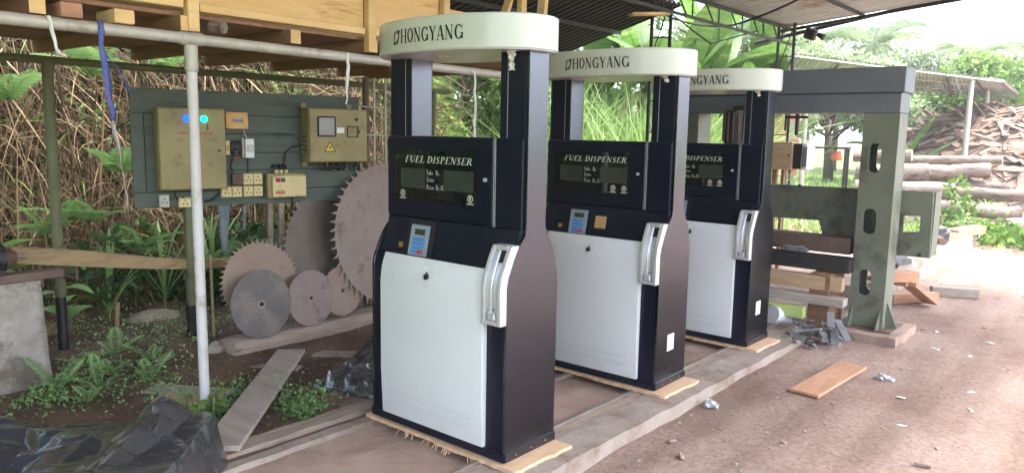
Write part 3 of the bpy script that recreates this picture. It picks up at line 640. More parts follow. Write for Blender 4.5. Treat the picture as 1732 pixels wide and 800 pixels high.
# ------------------------------------------------------------------ scaffold and wooden loft
PX = -4.13
t = thing('scaffold_frame', 'grey pipe scaffold carrying the wooden loft on the left', 'scaffold')
MB().tube([(PX, .2, 2.085), (PX, 2.1, 2.078), (PX, 5.2, 2.055)], .031, 16).build('ledger_pipe', 'galv', t, smooth=True)
MB().tube([(PX+.005, 2.143, -.2), (PX, 2.143, 1.97)], .029, 16).build('post', 'pole_white', t, smooth=True)
MB().tube([(PX, 2.143, 1.90), (PX, 2.143, 2.045)], .036, 14).build('coupler', 'galv', t, smooth=True, bevel=.004)
MB().tube([(PX, 2.08, 2.078), (PX, 2.21, 2.078)], .037, 14).build('coupler', 'galv', t, smooth=True, bevel=.004)
MB().tube([(-6.15, .2, 2.06), (-6.13, 6.2, 2.035)], .028, 12).build('ledger_pipe', 'pole_moss', t, smooth=True)
MB().tube([(-5.96, 2.035, -.2), (-6.0, 2.05, .35)], .036, 12).build('post', 'black_steel', t, smooth=True)
MB().tube([(-6.0, 2.05, .35), (-6.02, 2.065, 2.03)], .037, 12).build('post', 'pole_moss', t, smooth=True)
MB().tube([(-6.13, 5.9, -.1), (-6.13, 5.95, 2.05)], .03, 12).build('post', 'pole_moss', t, smooth=True)
t = thing('timber_loft', 'unfinished wooden loft of yellow boards and brown joists on pipes', 'loft')
for y in (.7, 1.38, 2.11, 2.80, 3.41, 4.05, 4.80, 5.15):
    wd = .07
    MB().box(-6.3, PX+.03, y-wd/2, y+wd/2, 2.114, 2.195).build('joist', 'timber_brown', t, bevel=.003)
    MB().box(PX+.031, PX+.033, y-wd/2, y+wd/2, 2.115, 2.194).build('joist_end', 'timber_yellow', t)
for y in (1.53, 1.78): MB().box(-4.32, PX+.035, y-.05, y+.05, 2.115, 2.185).build('packing_block', 'timber_yellow' if y > 1.6 else 'timber_red', t, bevel=.004)
for i in range(10):
    x = -6.28+i*.212; MB().box(x, x+.204, .4, 5.25, 2.197, 2.22+.004*(i % 3)).build('deck_board', 'timber_brown', t, bevel=.002)
MB().box(PX-.02, PX+.025, .4, 2.1, 2.2255+.012, 2.285).build('edge_rail', 'timber_yellow', t, bevel=.003)
MB().box(PX-.02, PX+.025, 2.19, 3.35, 2.198+.03, 2.27).build('edge_rail', 'timber_yellow', t, bevel=.003)
MB().box(PX-.02, PX+.025, 3.44, 5.2, 2.198+.03, 2.262).build('edge_rail', 'timber_yellow', t, bevel=.003)
for y in (2.145, 3.395, 4.10, 5.0): MB().box(PX-.01, PX+.045, y-.032, y+.032, 2.115+(.09 if y > 4 else .0), 2.80).build('stud', 'timber_yellow', t, bevel=.003)
for y0, y1, zt in ((.5, 2.10, 2.75), (2.19, 3.355, 2.75), (3.435, 4.06, 2.56), (4.14, 5.15, 2.50)):
    MB().box(PX-.018, PX-.004, y0, y1, 2.263, zt).build('plywood_panel', 'plywood', t)
MB().box(-5.9, -5.85, .6, 5.2, 2.23, 2.5).build('back_panel', 'plywood', t)
tag(MB().tube([(PX-.02, 2.28, 2.16), (PX+.06, 2.31, 2.15)], .035, 10).build('log_stub', 'log_bark'), 'short round wooden stub resting on the grey ledger pipe beside the post', 'stub')
tag(MB().beam((-4.75, 5.45, 2.5), (-4.6, 5.5, 3.0), .06, .06).build('roof_prop', 'timber_yellow'), 'slightly bent wooden prop above the nearest dispenser canopy', 'prop')
tag(MB().beam((-4.35, 5.55, 2.4), (-4.33, 5.6, 3.1), .08, .05).build('roof_prop', 'timber_yellow'), 'straight wooden prop right of the bent one above the nearest canopy', 'prop')

# ribbons
def ribbon(name, label, pts, wd, m, mats=None, seed=0):
    rr = random.Random(seed); vs = []; pts = [Vector(p) for p in pts]; ang = rr.uniform(0, 1)
    for i, p in enumerate(pts):
        ang += rr.uniform(-.6, .6); w_ = (wd[i] if isinstance(wd, list) else wd)*.5
        vs += [p-Vector((math.sin(ang)*.7, math.cos(ang), 0))*w_, p+Vector((.35*w_, 0, rr.uniform(-.1, .1)*w_)), p+Vector((math.sin(ang)*.7, math.cos(ang), 0))*w_]
    n = len(pts); fs = [(3*i+j, 3*i+j+1, 3*i+4+j, 3*i+3+j) for i in range(n-1) for j in (0, 1)]
    o = MB().add(vs, fs).build(name, m, smooth='all')
    md = o.modifiers.new('thick', 'SOLIDIFY'); md.thickness = .002
    return tag(o, label, 'ribbon', 'cloth ribbons tied to the scaffold pipe')
def line(a, b, n): a, b = Vector(a), Vector(b); return [a.lerp(b, i/(n-1))+Vector((random.uniform(-.006, .006), random.uniform(-.006, .006), 0)) for i in range(n)]
y_ = 1.66
t1 = ribbon('cloth_ribbon', 'long blue cloth ribbon hanging from the pipe, with a printed lower end', [(PX+.03, y_, 2.12), (PX+.04, y_, 2.06)]+line((PX+.036, y_+.0, 2.0), (PX+.02, y_+.045, 1.62), 8), [.02, .03, .022, .03, .034, .036, .034, .036, .03, .018], 'ribbon_blue', seed=3)
o = ribbon('ribbon_tail', '', line((PX+.036, y_+.005, 1.96), (PX+.03, y_+.075, 1.89), 4)+line((PX+.03, y_+.085, 1.87), (PX+.03, y_+.125, 1.77), 4), [.012, .02, .034, .036, .036, .03, .024, .03], 'ribbon_blue', seed=5); o.parent = t1; del o['category'], o['group']
o = ribbon('ribbon_tail', '', line((PX+.02, y_+.045, 1.62), (PX+.01, y_+.10, 1.17), 9), [.018, .026, .028, .028, .026, .022, .02, .016, .03], 'ribbon_print', seed=6); o.parent = t1; del o['category'], o['group']
ribbon('cloth_ribbon', 'short silvery knotted strip hanging from the pipe at the far left', line((PX+.035, 1.425, 2.11), (PX+.035, 1.45, 1.96), 6)+line((PX+.035, 1.46, 1.94), (PX+.05, 1.475, 1.93), 3), [.02, .02, .02, .018, .014, .012, .03, .05, .04], 'ribbon_white', seed=8)
ribbon('cloth_ribbon', 'white plastic strip hanging in front of the box with the window', line((PX+.035, 3.19, 2.09), (PX+.03, 3.19, 1.80), 8)+[(PX+.03, 3.175, 1.76)], [.02, .022, .024, .026, .024, .02, .014, .012, .03], 'ribbon_white', seed=9)
ribbon('cloth_ribbon', 'pale thin strip hanging behind the nearest dispenser opening', line((PX+.035, 4.42, 2.06), (PX+.035, 4.42, 1.45), 9), [.012, .02, .024, .026, .03, .028, .03, .028, .02], 'ribbon_white', seed=10)

# ------------------------------------------------------------------ electrical board and what hangs on it
BO = Vector((-5.76, 2.5, 0)); BR = math.atan2(.968, .25)
def onboard(name, label, cat, group=None): return thing(name, label, cat, BO, BR, group)
t = onboard('electrical_board', 'dark green plank backboard carrying the switch boxes', 'board')
zz = [.985, 1.105, 1.262, 1.40, 1.545, 1.69, 1.875]
for i in range(6):
    rr = random.Random(i)
    MB().box(.09 if 0 < i < 5 else .0, 1.80-(.16 if i == 0 else 0), -.022-rr.uniform(0, .004), .0, zz[i]+.003, zz[i+1]-.003).build('plank', 'board_green', t, bevel=.002)
MB().box(-.0, .086, -.03, .0, 1.108, 1.686).build('plank', 'board_green', t, bevel=.002)
MB().box(.01, 1.63, .001, .0035, .99, 1.86).build('gap_backing', 'board_green', t)  # added sheet that keeps bright gaps between the planks dark
MB().box(.36, .46, .004, .10, -.2, 1.86).build('post', 'pole_moss', t, bevel=.006)
MB().box(.356, .464, .0, .104, -.2, .20).build('post_foot', 'black_steel', t)
MB().box(1.0, 1.04, .004, .05, -.1, 1.8).build('post', 'timber_old', t, bevel=.004)
MB().box(1.09, 1.135, .004, .05, .2, 1.0).build('post', 'timber_old', t, bevel=.004)
MB().box(1.62, 1.69, .004, .08, -.1, 1.8).build('post', 'timber_brown', t, bevel=.004)
t = onboard('switch_cabinet', 'large dirty olive switch cabinet with lit blue and green lamps', 'cabinet')
MB().box(.155, .635, -.165, -.03, 1.125, 1.735).build('case', 'olive_box', t, bevel=.006)
d_ = MB().box(.160, .630, -.180, -.1655, 1.130, 1.730).build('door', 'olive_box', t, bevel=.006)
for s_, m_ in ((.355, 'lamp_blue'), (.475, 'lamp_green')):
    l_ = MB().tube([(s_, -.181, 1.655), (s_, -.187, 1.655)], .030, 20).build('indicator_lamp', 'keypad_grey', t, smooth=True)
    MB().tube([(s_, -.1875, 1.655), (s_, -.20, 1.655), (s_, -.206, 1.655)], [.024, .022, .012], 18).build('lens', m_, l_, smooth=True)
MB().tube([(.58, -.181, 1.42), (.58, -.188, 1.42)], .010, 10).build('key_lock', 'black_rubber', d_)
MB().box(.498, .506, -.184, -.1805, 1.57, 1.62).build('lamp_wire', 'black_rubber', d_)
rm = MB(); rr = random.Random(3)
for i in range(15): x = .30+i*.016; h_ = rr.uniform(.010, .017); rm.box(x, x+rr.uniform(.007, .012), -.1812, -.1803, 1.542, 1.542+h_)
rm.build('red_lettering', 'print_red', d_)
t = onboard('meter_box', 'small yellow wooden meter box with a dark window, top of the board', 'box')
MB().box(.665, .835, -.075, -.03, 1.585, 1.715).build('case', 'box_orange', t, bevel=.004)
MB().box(.715, .800, -.078, -.0755, 1.635, 1.668).build('window', 'display_glass', t)
MB().box(.72, .795, -.080, -.0785, 1.645, 1.656).build('dial', 'lcd', t)
for x_, z_ in ((.68, 1.60), (.82, 1.70), (.68, 1.70), (.82, 1.60)): MB().tube([(x_, -.0755, z_), (x_, -.078, z_)], .004, 6).build('screw', 'dark_steel', t)
t = onboard('fuse_holder', 'small yellow fuse block beside the black round switch', 'fuse')
MB().box(.645, .685, -.09, -.03, 1.385, 1.495).build('base', 'cream', t, bevel=.004)
MB().box(.650, .680, -.096, -.0905, 1.42, 1.46).build('cap', 'card_brown', t, bevel=.003)
t = onboard('round_switch', 'black round-bodied switch between the fuse block and the breaker', 'switch')
MB().tube([(.735, -.03, 1.44), (.735, -.06, 1.44), (.735, -.075, 1.44)], [.055, .055, .03], 18).build('body', 'black_rubber', t, smooth=True)
MB().cbox((.735, -.08, 1.40), (.03, .02, .06)).build('handle', 'dark_steel', t, bevel=.004)
MB().cbox((.735, -.05, 1.36), (.05, .03, .03)).build('terminal', 'timber_brown', t, bevel=.004)
t = onboard('circuit_breaker', 'white circuit breaker in the middle of the green board', 'breaker')
MB().box(.785, .80, -.07, -.03, 1.36, 1.515).build('side', 'cream_grey', t, bevel=.002)
MB().box(.802, .872, -.095, -.03, 1.36, 1.51).build('body', 'white_lid', t, bevel=.004)
MB().box(.808, .866, -.098, -.0955, 1.407, 1.463).build('label_plate', 'cream_grey', t)
MB().box(.828, .846, -.108, -.0985, 1.425, 1.445).build('toggle', 'white_lid', t)
def socket(s0, s1, z0, z1, label, m='cream', kind='socket'):
    q = onboard('wall_socket', label, kind, 'sockets on the electrical board')
    MB().box(s0, s1, -.065, -.03, z0, z1).build('base', m, q, bevel=.003)
    MB().box(s0+.004, s1-.004, -.072, -.0655, z0+.004, z1-.004).build('face', m, q, bevel=.003)
    sc, zc = (s0+s1)/2, (z0+z1)/2
    for a, b in ((0, .018), (-.014, -.010), (.014, -.010)): MB().tube([(sc+a, -.0722, zc+b), (sc+a, -.0735, zc+b)], .006, 8).build('pin_hole', 'black_rubber', q)
socket(.700, .785, 1.148, 1.235, 'dark brown socket, left end of the upper socket row', 'rust_steel')
socket(.787, .862, 1.145, 1.235, 'cream socket in the middle of the upper socket row')
socket(.864, .940, 1.145, 1.235, 'cream socket at the right end of the upper socket row')
socket(.615, .695, 1.05, 1.135, 'cream socket at the left end of the lower socket row')
socket(.697, .775, 1.05, 1.135, 'second cream socket from the left in the lower socket row')
socket(.785, .861, 1.05, 1.135, 'third cream socket from the left in the lower socket row')
socket(.863, .940, 1.05, 1.135, 'cream socket at the right end of the lower row beside the starter box')
socket(.165, .235, .99, 1.085, 'small pale switch below the large olive cabinet', 'cream_grey', 'switch')
socket(.30, .39, .985, 1.06, 'yellowed connector block hanging below the large olive cabinet', 'cream', 'connector')
t = onboard('starter_box', 'cream motor starter box with small red and green buttons', 'box')
MB().box(.965, 1.285, -.105, -.03, 1.035, 1.235).build('case', 'olive_box', t, bevel=.005)
d_ = MB().box(1.0, 1.28, -.125, -.1055, 1.045, 1.215).build('cover', 'cream', t, bevel=.008, seg=2)
for s_, m_ in ((1.045, 'print_red'), (1.085, 'leaf_dark')):
    MB().box(s_-.018, s_+.018, -.132, -.1255, 1.165, 1.198).build('button', m_ if m_ == 'print_red' else 'board_green', d_, bevel=.003)
rm = MB()
for i, hh in enumerate((.026, .026, .024, .026, .02, .026)): rm.box(1.025+i*.013, 1.033+i*.013, -.1262, -.1253, 1.068, 1.068+hh)
rm.build('red_lettering', 'print_red', d_)
for i in range(3):
    MB().tube([(1.05+i*.04, -.07, 1.236), (1.05+i*.04, -.07, 1.262)], .016, 10).build('gland', 'cream', t)
    MB().tube([(1.05+i*.04, -.07, 1.262), (1.05+i*.04, -.07, 1.285), (1.035+i*.04, -.06, 1.30), (1.018+i*.04, -.045, 1.285)], .012, 8).build('cable_end', 'black_rubber', t, smooth=True)
t = onboard('switch_cabinet', 'olive switch cabinet with a small window and yellow warning triangle', 'cabinet')
MB().box(1.275, 1.785, -.205, -.03, 1.325, 1.765).build('case', 'olive_box', t, bevel=.005)
d_ = MB().box(1.28, 1.782, -.222, -.2055, 1.33, 1.76).build('door', 'olive_box', t, bevel=.006)
f_ = MB().box(1.345, 1.50, -.229, -.2225, 1.535, 1.70).build('window_frame', 'black_rubber', d_, bevel=.006)
MB().box(1.357, 1.488, -.2315, -.2292, 1.547, 1.688).build('window_pane', 'glass_grey', d_)
f_ = MB().plate([(1.60, 1.53), (1.70, 1.53), (1.70, 1.625), (1.60, 1.625)], [[(1.609, 1.539), (1.691, 1.539), (1.691, 1.616), (1.609, 1.616)]], -.2285, -.2225, lambda a, b, q: (a, q, b)).build('latch_frame', 'black_rubber', d_)
MB().box(1.69, 1.71, -.236, -.2287, 1.565, 1.59).build('latch', 'black_rubber', d_)
MB().box(1.512, 1.575, -.2245, -.2225, 1.565, 1.61).build('paper_tag', 'white_paint', d_)
MB().tube([(1.685, -.2225, 1.68), (1.685, -.229, 1.68)], .014, 12).build('key_lock', 'black_rubber', d_)
MB().add([(1.405, -.2235, 1.415), (1.495, -.2235, 1.415), (1.45, -.2235, 1.49)], [(0, 1, 2)]).build('warning_triangle', 'print_yellow', d_)
MB().plate([(1.398, 1.411), (1.502, 1.411), (1.45, 1.497)], [[(1.409, 1.4175), (1.491, 1.4175), (1.45, 1.485)]], -.2245, -.2228, lambda a, b, q: (a, q, b)).build('triangle_border', 'print_black', d_)
MB().add([(1.455, -.2245, 1.47), (1.44, -.2245, 1.445), (1.450, -.2245, 1.445), (1.443, -.2245, 1.423), (1.462, -.2245, 1.452), (1.452, -.2245, 1.452)], [(0, 1, 2, 5), (2, 3, 4, 5)]).build('lightning_mark', 'print_black', d_)
for i in range(4):
    for j in range(2): MB().box(1.2735, 1.2745, -.155+j*.05, -.115+j*.05, 1.42+i*.035, 1.43+i*.035).build('vent_slot', 'black_rubber', t)
for s_, z_ in ((1.30, 1.785), (1.70, 1.785), (1.30, 1.31), (1.50, 1.31)): MB().box(s_-.022, s_+.022, -.04, -.03, z_-.022, z_+.022).build('mounting_lug', 'olive_box', t)
MB().tube([(1.786, -.10, 1.60), (1.82, -.10, 1.60)], .016, 10).build('side_knob', 'cream', t)
rr = random.Random(5); cm = MB()
for i in range(9):
    s_ = 1.40+i*.045; cm.tube([(s_, -.1, 1.326), (s_+rr.uniform(-.02, .02), -.1, 1.27), (s_+rr.uniform(0, .06), -.08, 1.25), (s_+rr.uniform(.02, .09), -.06, 1.33)], .006, 6)
cm.build('hanging_wires', 'black_rubber', t, smooth=True)
cable('board_conduit', 'thin pale conduit running to the right of the olive cabinet with the window', [BO+Vector((.25*1.8-.03, .968*1.8, 1.80)), BO+Vector((.25*2.05, .968*2.05, 1.79))], .008, [0], 'galv', 'conduit')
cable('board_conduit', 'lower pale conduit behind the big saw blade', [BO+Vector((.25*1.82, .968*1.82, 1.555)), BO+Vector((.25*2.2, .968*2.2, 1.545))], .008, [0], 'galv', 'conduit')
for i, (s_, m_, lab) in enumerate(((1.98, 'galv', 'thin steel rod standing just right of the electrical board'), (2.09, 'galv', 'second thin steel rod right of the electrical board'), (1.90, 'bark', 'dark crooked stick behind the right edge of the board'))):
    p = BO+Vector((.25*s_-.05, .968*s_, 0)); tag(MB().tube([(p.x, p.y, -.1), (p.x+.02, p.y-.01, 1.0), (p.x-.01, p.y+.02, 2.05)], .010 if i < 2 else .03, 8).build('upright_rod', m_), lab, 'rod')
def bcable(label, pts, r=.006, m='black_rubber'):
    w_ = [BO+Vector((.25*a+.968*-b, .968*a-.25*-b, c)) for a, b, c in pts]
    return tag(MB().tube(w_, r, 6).build('board_cable', m, smooth=True), label, 'cable', 'cables on the electrical board')
bcable('black cable looping below the large olive cabinet', [(.42, -.10, 1.13), (.43, -.09, 1.05), (.48, -.07, 1.02), (.56, -.06, 1.04), (.61, -.05, 1.09)], .008)
bcable('second black cable hanging under the large olive cabinet', [(.28, -.10, 1.13), (.27, -.08, 1.08), (.30, -.06, 1.045), (.34, -.06, 1.06)], .007)
bcable('cable rising from the upper socket row to the breaker', [(.83, -.05, 1.235), (.832, -.04, 1.29), (.836, -.04, 1.36)], .005)
bcable('grey cable from the meter box to the breaker', [(.81, -.04, 1.585), (.815, -.035, 1.55), (.835, -.035, 1.51)], .005, 'galv')
bcable('cable from the starter box up to the cabinet with the window', [(1.12, -.06, 1.30), (1.14, -.035, 1.40), (1.20, -.035, 1.45), (1.28, -.05, 1.46)], .006)
bcable('cable from the dark socket to the round switch', [(.72, -.05, 1.235), (.70, -.035, 1.29), (.72, -.035, 1.35)], .005)
bcable('cable dropping from the starter box behind the saw blades', [(1.18, -.06, 1.035), (1.19, -.03, .9), (1.15, .0, .6), (1.16, .02, .2)], .007)
# rag and bag below the board
def rag(name, label, s0, z1, z0, wd, m):
    mb = MB(); rr = random.Random(int(s0*100))
    n = 8
    for i in range(n+1):
        for j in range(4):
            q = BO+Vector((.25*(s0+wd*(j/3-.5)*(1-.55*i/n)), .968*(s0+wd*(j/3-.5)*(1-.55*i/n)), 0))
            mb.v.append((q.x-.02+rr.uniform(-.012, .012)+.03, q.y, z1+(z0-z1)*i/n))
    mb.f += [(i*4+j, i*4+j+1, i*4+j+5, i*4+j+4) for i in range(n) for j in range(3)]
    o = mb.build(name, m, smooth='all'); md = o.modifiers.new('thick', 'SOLIDIFY'); md.thickness = .003; return tag(o, label, 'cloth')
mat('rag_blue', (.12, .15, .165), (.19, .22, .235), 12, .8)
mat('bag_pink', (.55, .42, .36), (.55, .22, .2), 30, .8, stretch=(1, 1, .3))
rag('hanging_rag', 'blue grey rag hanging below the board by the sockets', .64, .985, .60, .09, 'rag_blue')
rag('hanging_rag', 'narrow grey rag right of the blue one below the board', .80, .97, .78, .03, 'rag_blue')
rag('hanging_bag', 'pale bag with red streaks hanging under the starter box', 1.28, .985, .82, .12, 'bag_pink')

# ------------------------------------------------------------------ sagging slab, concrete block, motor
t = MB(); vs = []; n = 24
for i in range(n+1):
    q = i/n; y = 1.62+q*2.25; z = .765-.60*q+.355*q*q+.02*math.sin(q*7); x = -5.55-.33*q if q < .6 else -5.748+.12*(q-.6)
    h_ = .040+.012*math.sin(q*5+1)
    vs += [(x-.03, y, z-h_), (x+.03, y, z-h_-.004), (x+.035, y, z+h_-.004*math.sin(i)), (x-.03, y, z+h_+.004)]
fs = [(4*i+j, 4*i+(j+1) % 4, 4*(i+1)+(j+1) % 4, 4*(i+1)+j) for i in range(n) for j in range(4)]+[(3, 2, 1, 0), tuple(4*n+j for j in range(4))]
tag(t.add(vs, fs).build('sagging_slab', 'slab_wood', smooth=True), 'long sagging yellowish slab of wood tied to the post on the left', 'plank')
cable('tie_wire', 'rusty wire tying the sagging slab to the scaffold post', [(-5.9, 2.03, .72), (-5.6, 2.02, .66), (-5.62, 2.03, .54), (-5.92, 2.04, .52)], .012, [0, 0, 0], 'rust_steel', 'wire')
mb = MB(); vs = []; nn = 14
for i in range(nn+1):
    q = i/nn; z = -.25+q*.855; e = (1-q)*.03
    for k_ in range(36):
        a = k_/36*4; s_ = int(a); f_ = a-s_; cs = [(-.62-e, -.34-e), (.0+e, -.34-e), (.0+e, .0+e), (-.62-e, .0+e)]
        x = cs[s_][0]+(cs[(s_+1) % 4][0]-cs[s_][0])*f_; y = cs[s_][1]+(cs[(s_+1) % 4][1]-cs[s_][1])*f_
        d = 1+.035*noise.noise(Vector((x*5, y*5, z*5)))+.012*noise.noise(Vector((x*17, y*17, z*17))); vs.append((-.3+(x+.3)*d, -.17+(y+.17)*d, z+.012*noise.noise(Vector((x*9, y*9, 2)))))
fs = [(i*36+j, i*36+(j+1) % 36, (i+1)*36+(j+1) % 36, (i+1)*36+j) for i in range(nn) for j in range(36)]+[tuple(nn*36+j for j in range(36))]
o = mb.add(vs, fs).build('concrete_block', 'concrete', smooth='all'); o.location = (-5.36, 1.72, 0); tag(o, 'rough weathered concrete pedestal at the left edge', 'pedestal')
t = thing('electric_motor', 'dusty grey finned electric motor on a steel channel at the left edge', 'motor', (-5.42, 1.45, .61))
MB().box(-.04, .06, -.5, .41, .0, .055).build('steel_channel', 'rust_steel', t, bevel=.004)
MB().tube([(.0, -.35, .155), (.0, .09, .155)], .085, 24).build('housing', 'dark_steel', t, smooth=True)
for i in range(18):
    a = 2*math.pi*i/18; MB().cbox((math.cos(a)*.093, -.13, .155+math.sin(a)*.093), (.02, .42, .008), Matrix.Rotation(-a, 3, 'Y')).build('cooling_fin', 'dark_steel', t)
MB().tube([(0, .09, .155), (0, .105, .155), (0, .16, .155)], [.088, .07, .035], 20).build('end_shield', 'rust_steel', t, smooth=True)
MB().tube([(0, .16, .155), (0, .22, .155)], .014, 10).build('shaft', 'rail_steel', t, smooth=True)
MB().box(-.07, .07, -.3, -.2, .055, .09).build('foot', 'dark_steel', t, bevel=.004); MB().box(-.07, .07, .0, .08, .055, .09).build('foot', 'dark_steel', t, bevel=.004)

# ------------------------------------------------------------------ log beam and saw blades
mb = MB(); vs = []; n = 26
for i in range(n+1):
    q = i/n; y = 2.86+q*2.3
    for k_ in range(16):
        a = 2*math.pi*k_/16; cx, cz = math.cos(a), math.sin(a); sq = max(abs(cx), abs(cz))**.75
        rx, rz_ = .125+.01*noise.noise(Vector((q*4, 1, 1))), .098
        d = 1+.10*noise.noise(Vector((cx*1.5, y*2.2, cz*1.5))); e = .9 if i in (0, n) else 1
        vs.append((-5.14-.03*q+cx/sq*rx*d*e, y+.02*noise.noise(Vector((cx, cz, 3))), -.070+cz/sq*rz_*d*e))
fs = [(i*16+j, i*16+(j+1) % 16, (i+1)*16+(j+1) % 16, (i+1)*16+j) for i in range(n) for j in range(16)]+[tuple(reversed(range(16))), tuple(n*16+j for j in range(16))]
tag(mb.add(vs, fs).build('squared_log', 'timber_old', smooth='all'), 'heavy weathered squared log that the saw blades stand on', 'log')
def saw(label, yc, zc, r, teeth, depth, m, x=-5.1, tilt=6, hub=.03, rake=.6, turn=0, gullet=.5):
    t = thing('saw_blade', label, 'saw blade', (x, yc, zc), R(turn), 'circular saw blades on the log'); t.rotation_euler = (0, R(-tilt), R(turn))
    pts = []; st = 2*math.pi/teeth
    for i in range(teeth):
        a = i*st
        pts += [(r*math.cos(a), r*math.sin(a)), ((r-depth)*math.cos(a+st*.12*(1-rake)), (r-depth)*math.sin(a+st*.12*(1-rake))),
                ((r-depth*.98)*math.cos(a+st*gullet), (r-depth*.98)*math.sin(a+st*gullet)), ((r-depth*.35)*math.cos(a+st*.85), (r-depth*.35)*math.sin(a+st*.85))]
    hole = [(hub*.5*math.cos(-a), hub*.5*math.sin(-a)) for a in (2*math.pi*i/16 for i in range(16))]
    MB().plate(pts, [hole], -.002, .002, lambda a, b, q: (q, a, b)).build('disc', m, t)
    h2 = [(hub*math.cos(a), hub*math.sin(a)) for a in (2*math.pi*i/20 for i in range(20))]
    MB().plate(h2, [hole], .0022, .0032, lambda a, b, q: (q, a, b)).build('hub_ring', 'rail_steel', t)
    return t
saw('dark grey saw blade with fine teeth, nearest on the left end of the log', 3.10, .275, .265, 76, .014, 'blade_dark', -5.05, 9, .034)
saw('small light brown saw blade, right of the dark grey blade', 3.565, .245, .24, 50, .018, 'blade_rust', -5.08, 8, .030, turn=3)
saw('small rusty saw blade partly hidden by the biggest one', 3.90, .25, .225, 42, .020, 'blade_orange', -5.11, 7, .028, turn=2)
saw('medium tan saw blade standing behind the dark grey one', 3.19, .40, .35, 48, .034, 'blade_orange', -5.20, 8, .034)
saw('tall dark brown saw blade between the starter box and the biggest blade', 3.99, .58, .525, 52, .040, 'blade_brown', -5.33, 10, .05)
saw('biggest rust brown saw blade with large hooked teeth behind the nearest dispenser', 4.47, .68, .675, 54, .058, 'blade_rust', -5.16, 7, .06, .9, 2, .6)

# ------------------------------------------------------------------ planks, stones and plastic on the left
def plank(name, label, p0, p1, wd, th, m, cat='plank', roll=0, group=None):
    return tag(MB().beam(p0, p1, wd, th, roll=roll).build(name, m, bevel=min(th*.2, .004)), label, cat, group)
plank('leaning_plank', 'grey worn plank lying from the log down to the track timber', (-3.42, 1.84, .005), (-4.72, 3.13, -.03), .20, .03, 'timber_grey')
mb = MB()
tag(MB().beam((-4.85, 2.15, -.10), (-4.35, 2.42, -.09), .18, .02).build('bark_slab', 'timber_grey', bevel=.004), 'flat grey bark slab lying by the scaffold post', 'slab')
tag(MB().beam((-4.95, 2.75, -.10), (-4.5, 3.05, -.095), .10, .02).build('bark_slab', 'timber_grey', bevel=.004), 'thin bark slab left of the leaning plank in the soil', 'slab')
tag(MB().beam((-4.75, 3.35, -.105), (-4.2, 3.75, -.1), .16, .015).build('bark_slab', 'timber_grey', bevel=.004), 'weathered slab in the soil below the log, right of the leaning plank', 'slab')
tag(MB().beam((-4.55, 2.05, -.08), (-4.25, 2.3, -.075), .16, .05).build('bark_slab', 'timber_tan', bevel=.01), 'short pale wood block beside the foot of the scaffold post', 'block')
def stone(loc, s, label, seed, m='stone'):
    bm = bmesh.new(); bmesh.ops.create_icosphere(bm, subdivisions=3, radius=1)
    for v in bm.verts:
        d = 1+.28*noise.noise(v.co*1.3+Vector((seed, 0, 0)))+.06*noise.noise(v.co*5); v.co = Vector((v.co.x*s[0], v.co.y*s[1], v.co.z*s[2]))*d
    me = bpy.data.meshes.new('stone'); bm.to_mesh(me); bm.free(); me.materials.append(M[m])
    o = bpy.data.objects.new('stone', me); C.objects.link(o); o.location = loc; return tag(o, label, 'stone')
stone((-5.25, 2.83, -.07), (.07, .09, .07), 'mossy brown stone just left of the log end', 1)
stone((-5.35, 2.47, -.10), (.06, .08, .045), 'flat tan stone in the weeds left of the scaffold post', 2)
stone((-5.85, 3.35, -.02), (.08, .09, .05), 'reddish clod under the green board', 4)
stone((-6.4, 2.9, -.02), (.16, .22, .05), 'broad reddish earth clod at the foot of the bank', 6)
tag(MB().tube([(-6.3, 2.55, -.05), (-6.28, 2.56, .18)], .018, 8).build('bamboo_stake', 'slab_wood'), 'short yellow stake standing in the soil behind the weeds', 'stake')
tag(MB().tube([(-5.55, 2.98, -.1), (-5.6, 3.0, .6)], .012, 8).build('bamboo_stake', 'slab_wood'), 'thin stake right of the scaffold post behind the saw blades', 'stake')
# big black plastic sheet draped over something low, in the left foreground
def plastic(name, label, cx, cy, rot, nl, nd, L, Dp, hfun, m='plastic_black'):
    vs = []
    for j in range(nd+1):
        for i in range(nl+1):
            l, d = i/nl, j/nd; vs.append((l*L, d*Dp, hfun(l, d)))
    vs = np.array(vs)
    jit = np.array([[noise.noise(Vector((a*7, b*7, 1))), noise.noise(Vector((a*7, b*7, 4))), 0] for a, b, c in vs])*.02
    vs = vs+jit
    k = (np.arange(nd)[:, None]*(nl+1)+np.arange(nl)[None, :]).ravel(); f = np.stack([k, k+1, k+nl+2, k+nl+1], 1)
    me = npmesh(name, vs, f, m, None, True); me.set_sharp_from_angle(angle=R(28))
    o = top(name, me, label, 'plastic sheet'); o.location = (cx, cy, 0); o.rotation_euler = (0, 0, rot); return o
def ridge(x, y, s, seed, an=0):
    c, s_ = math.cos(an), math.sin(an); x, y = x*c+y*s_, -x*s_+y*c
    return 1-abs(noise.noise(Vector((x*s, y*s*.55, seed))))*2
from mathutils.geometry import delaunay_2d_cdt
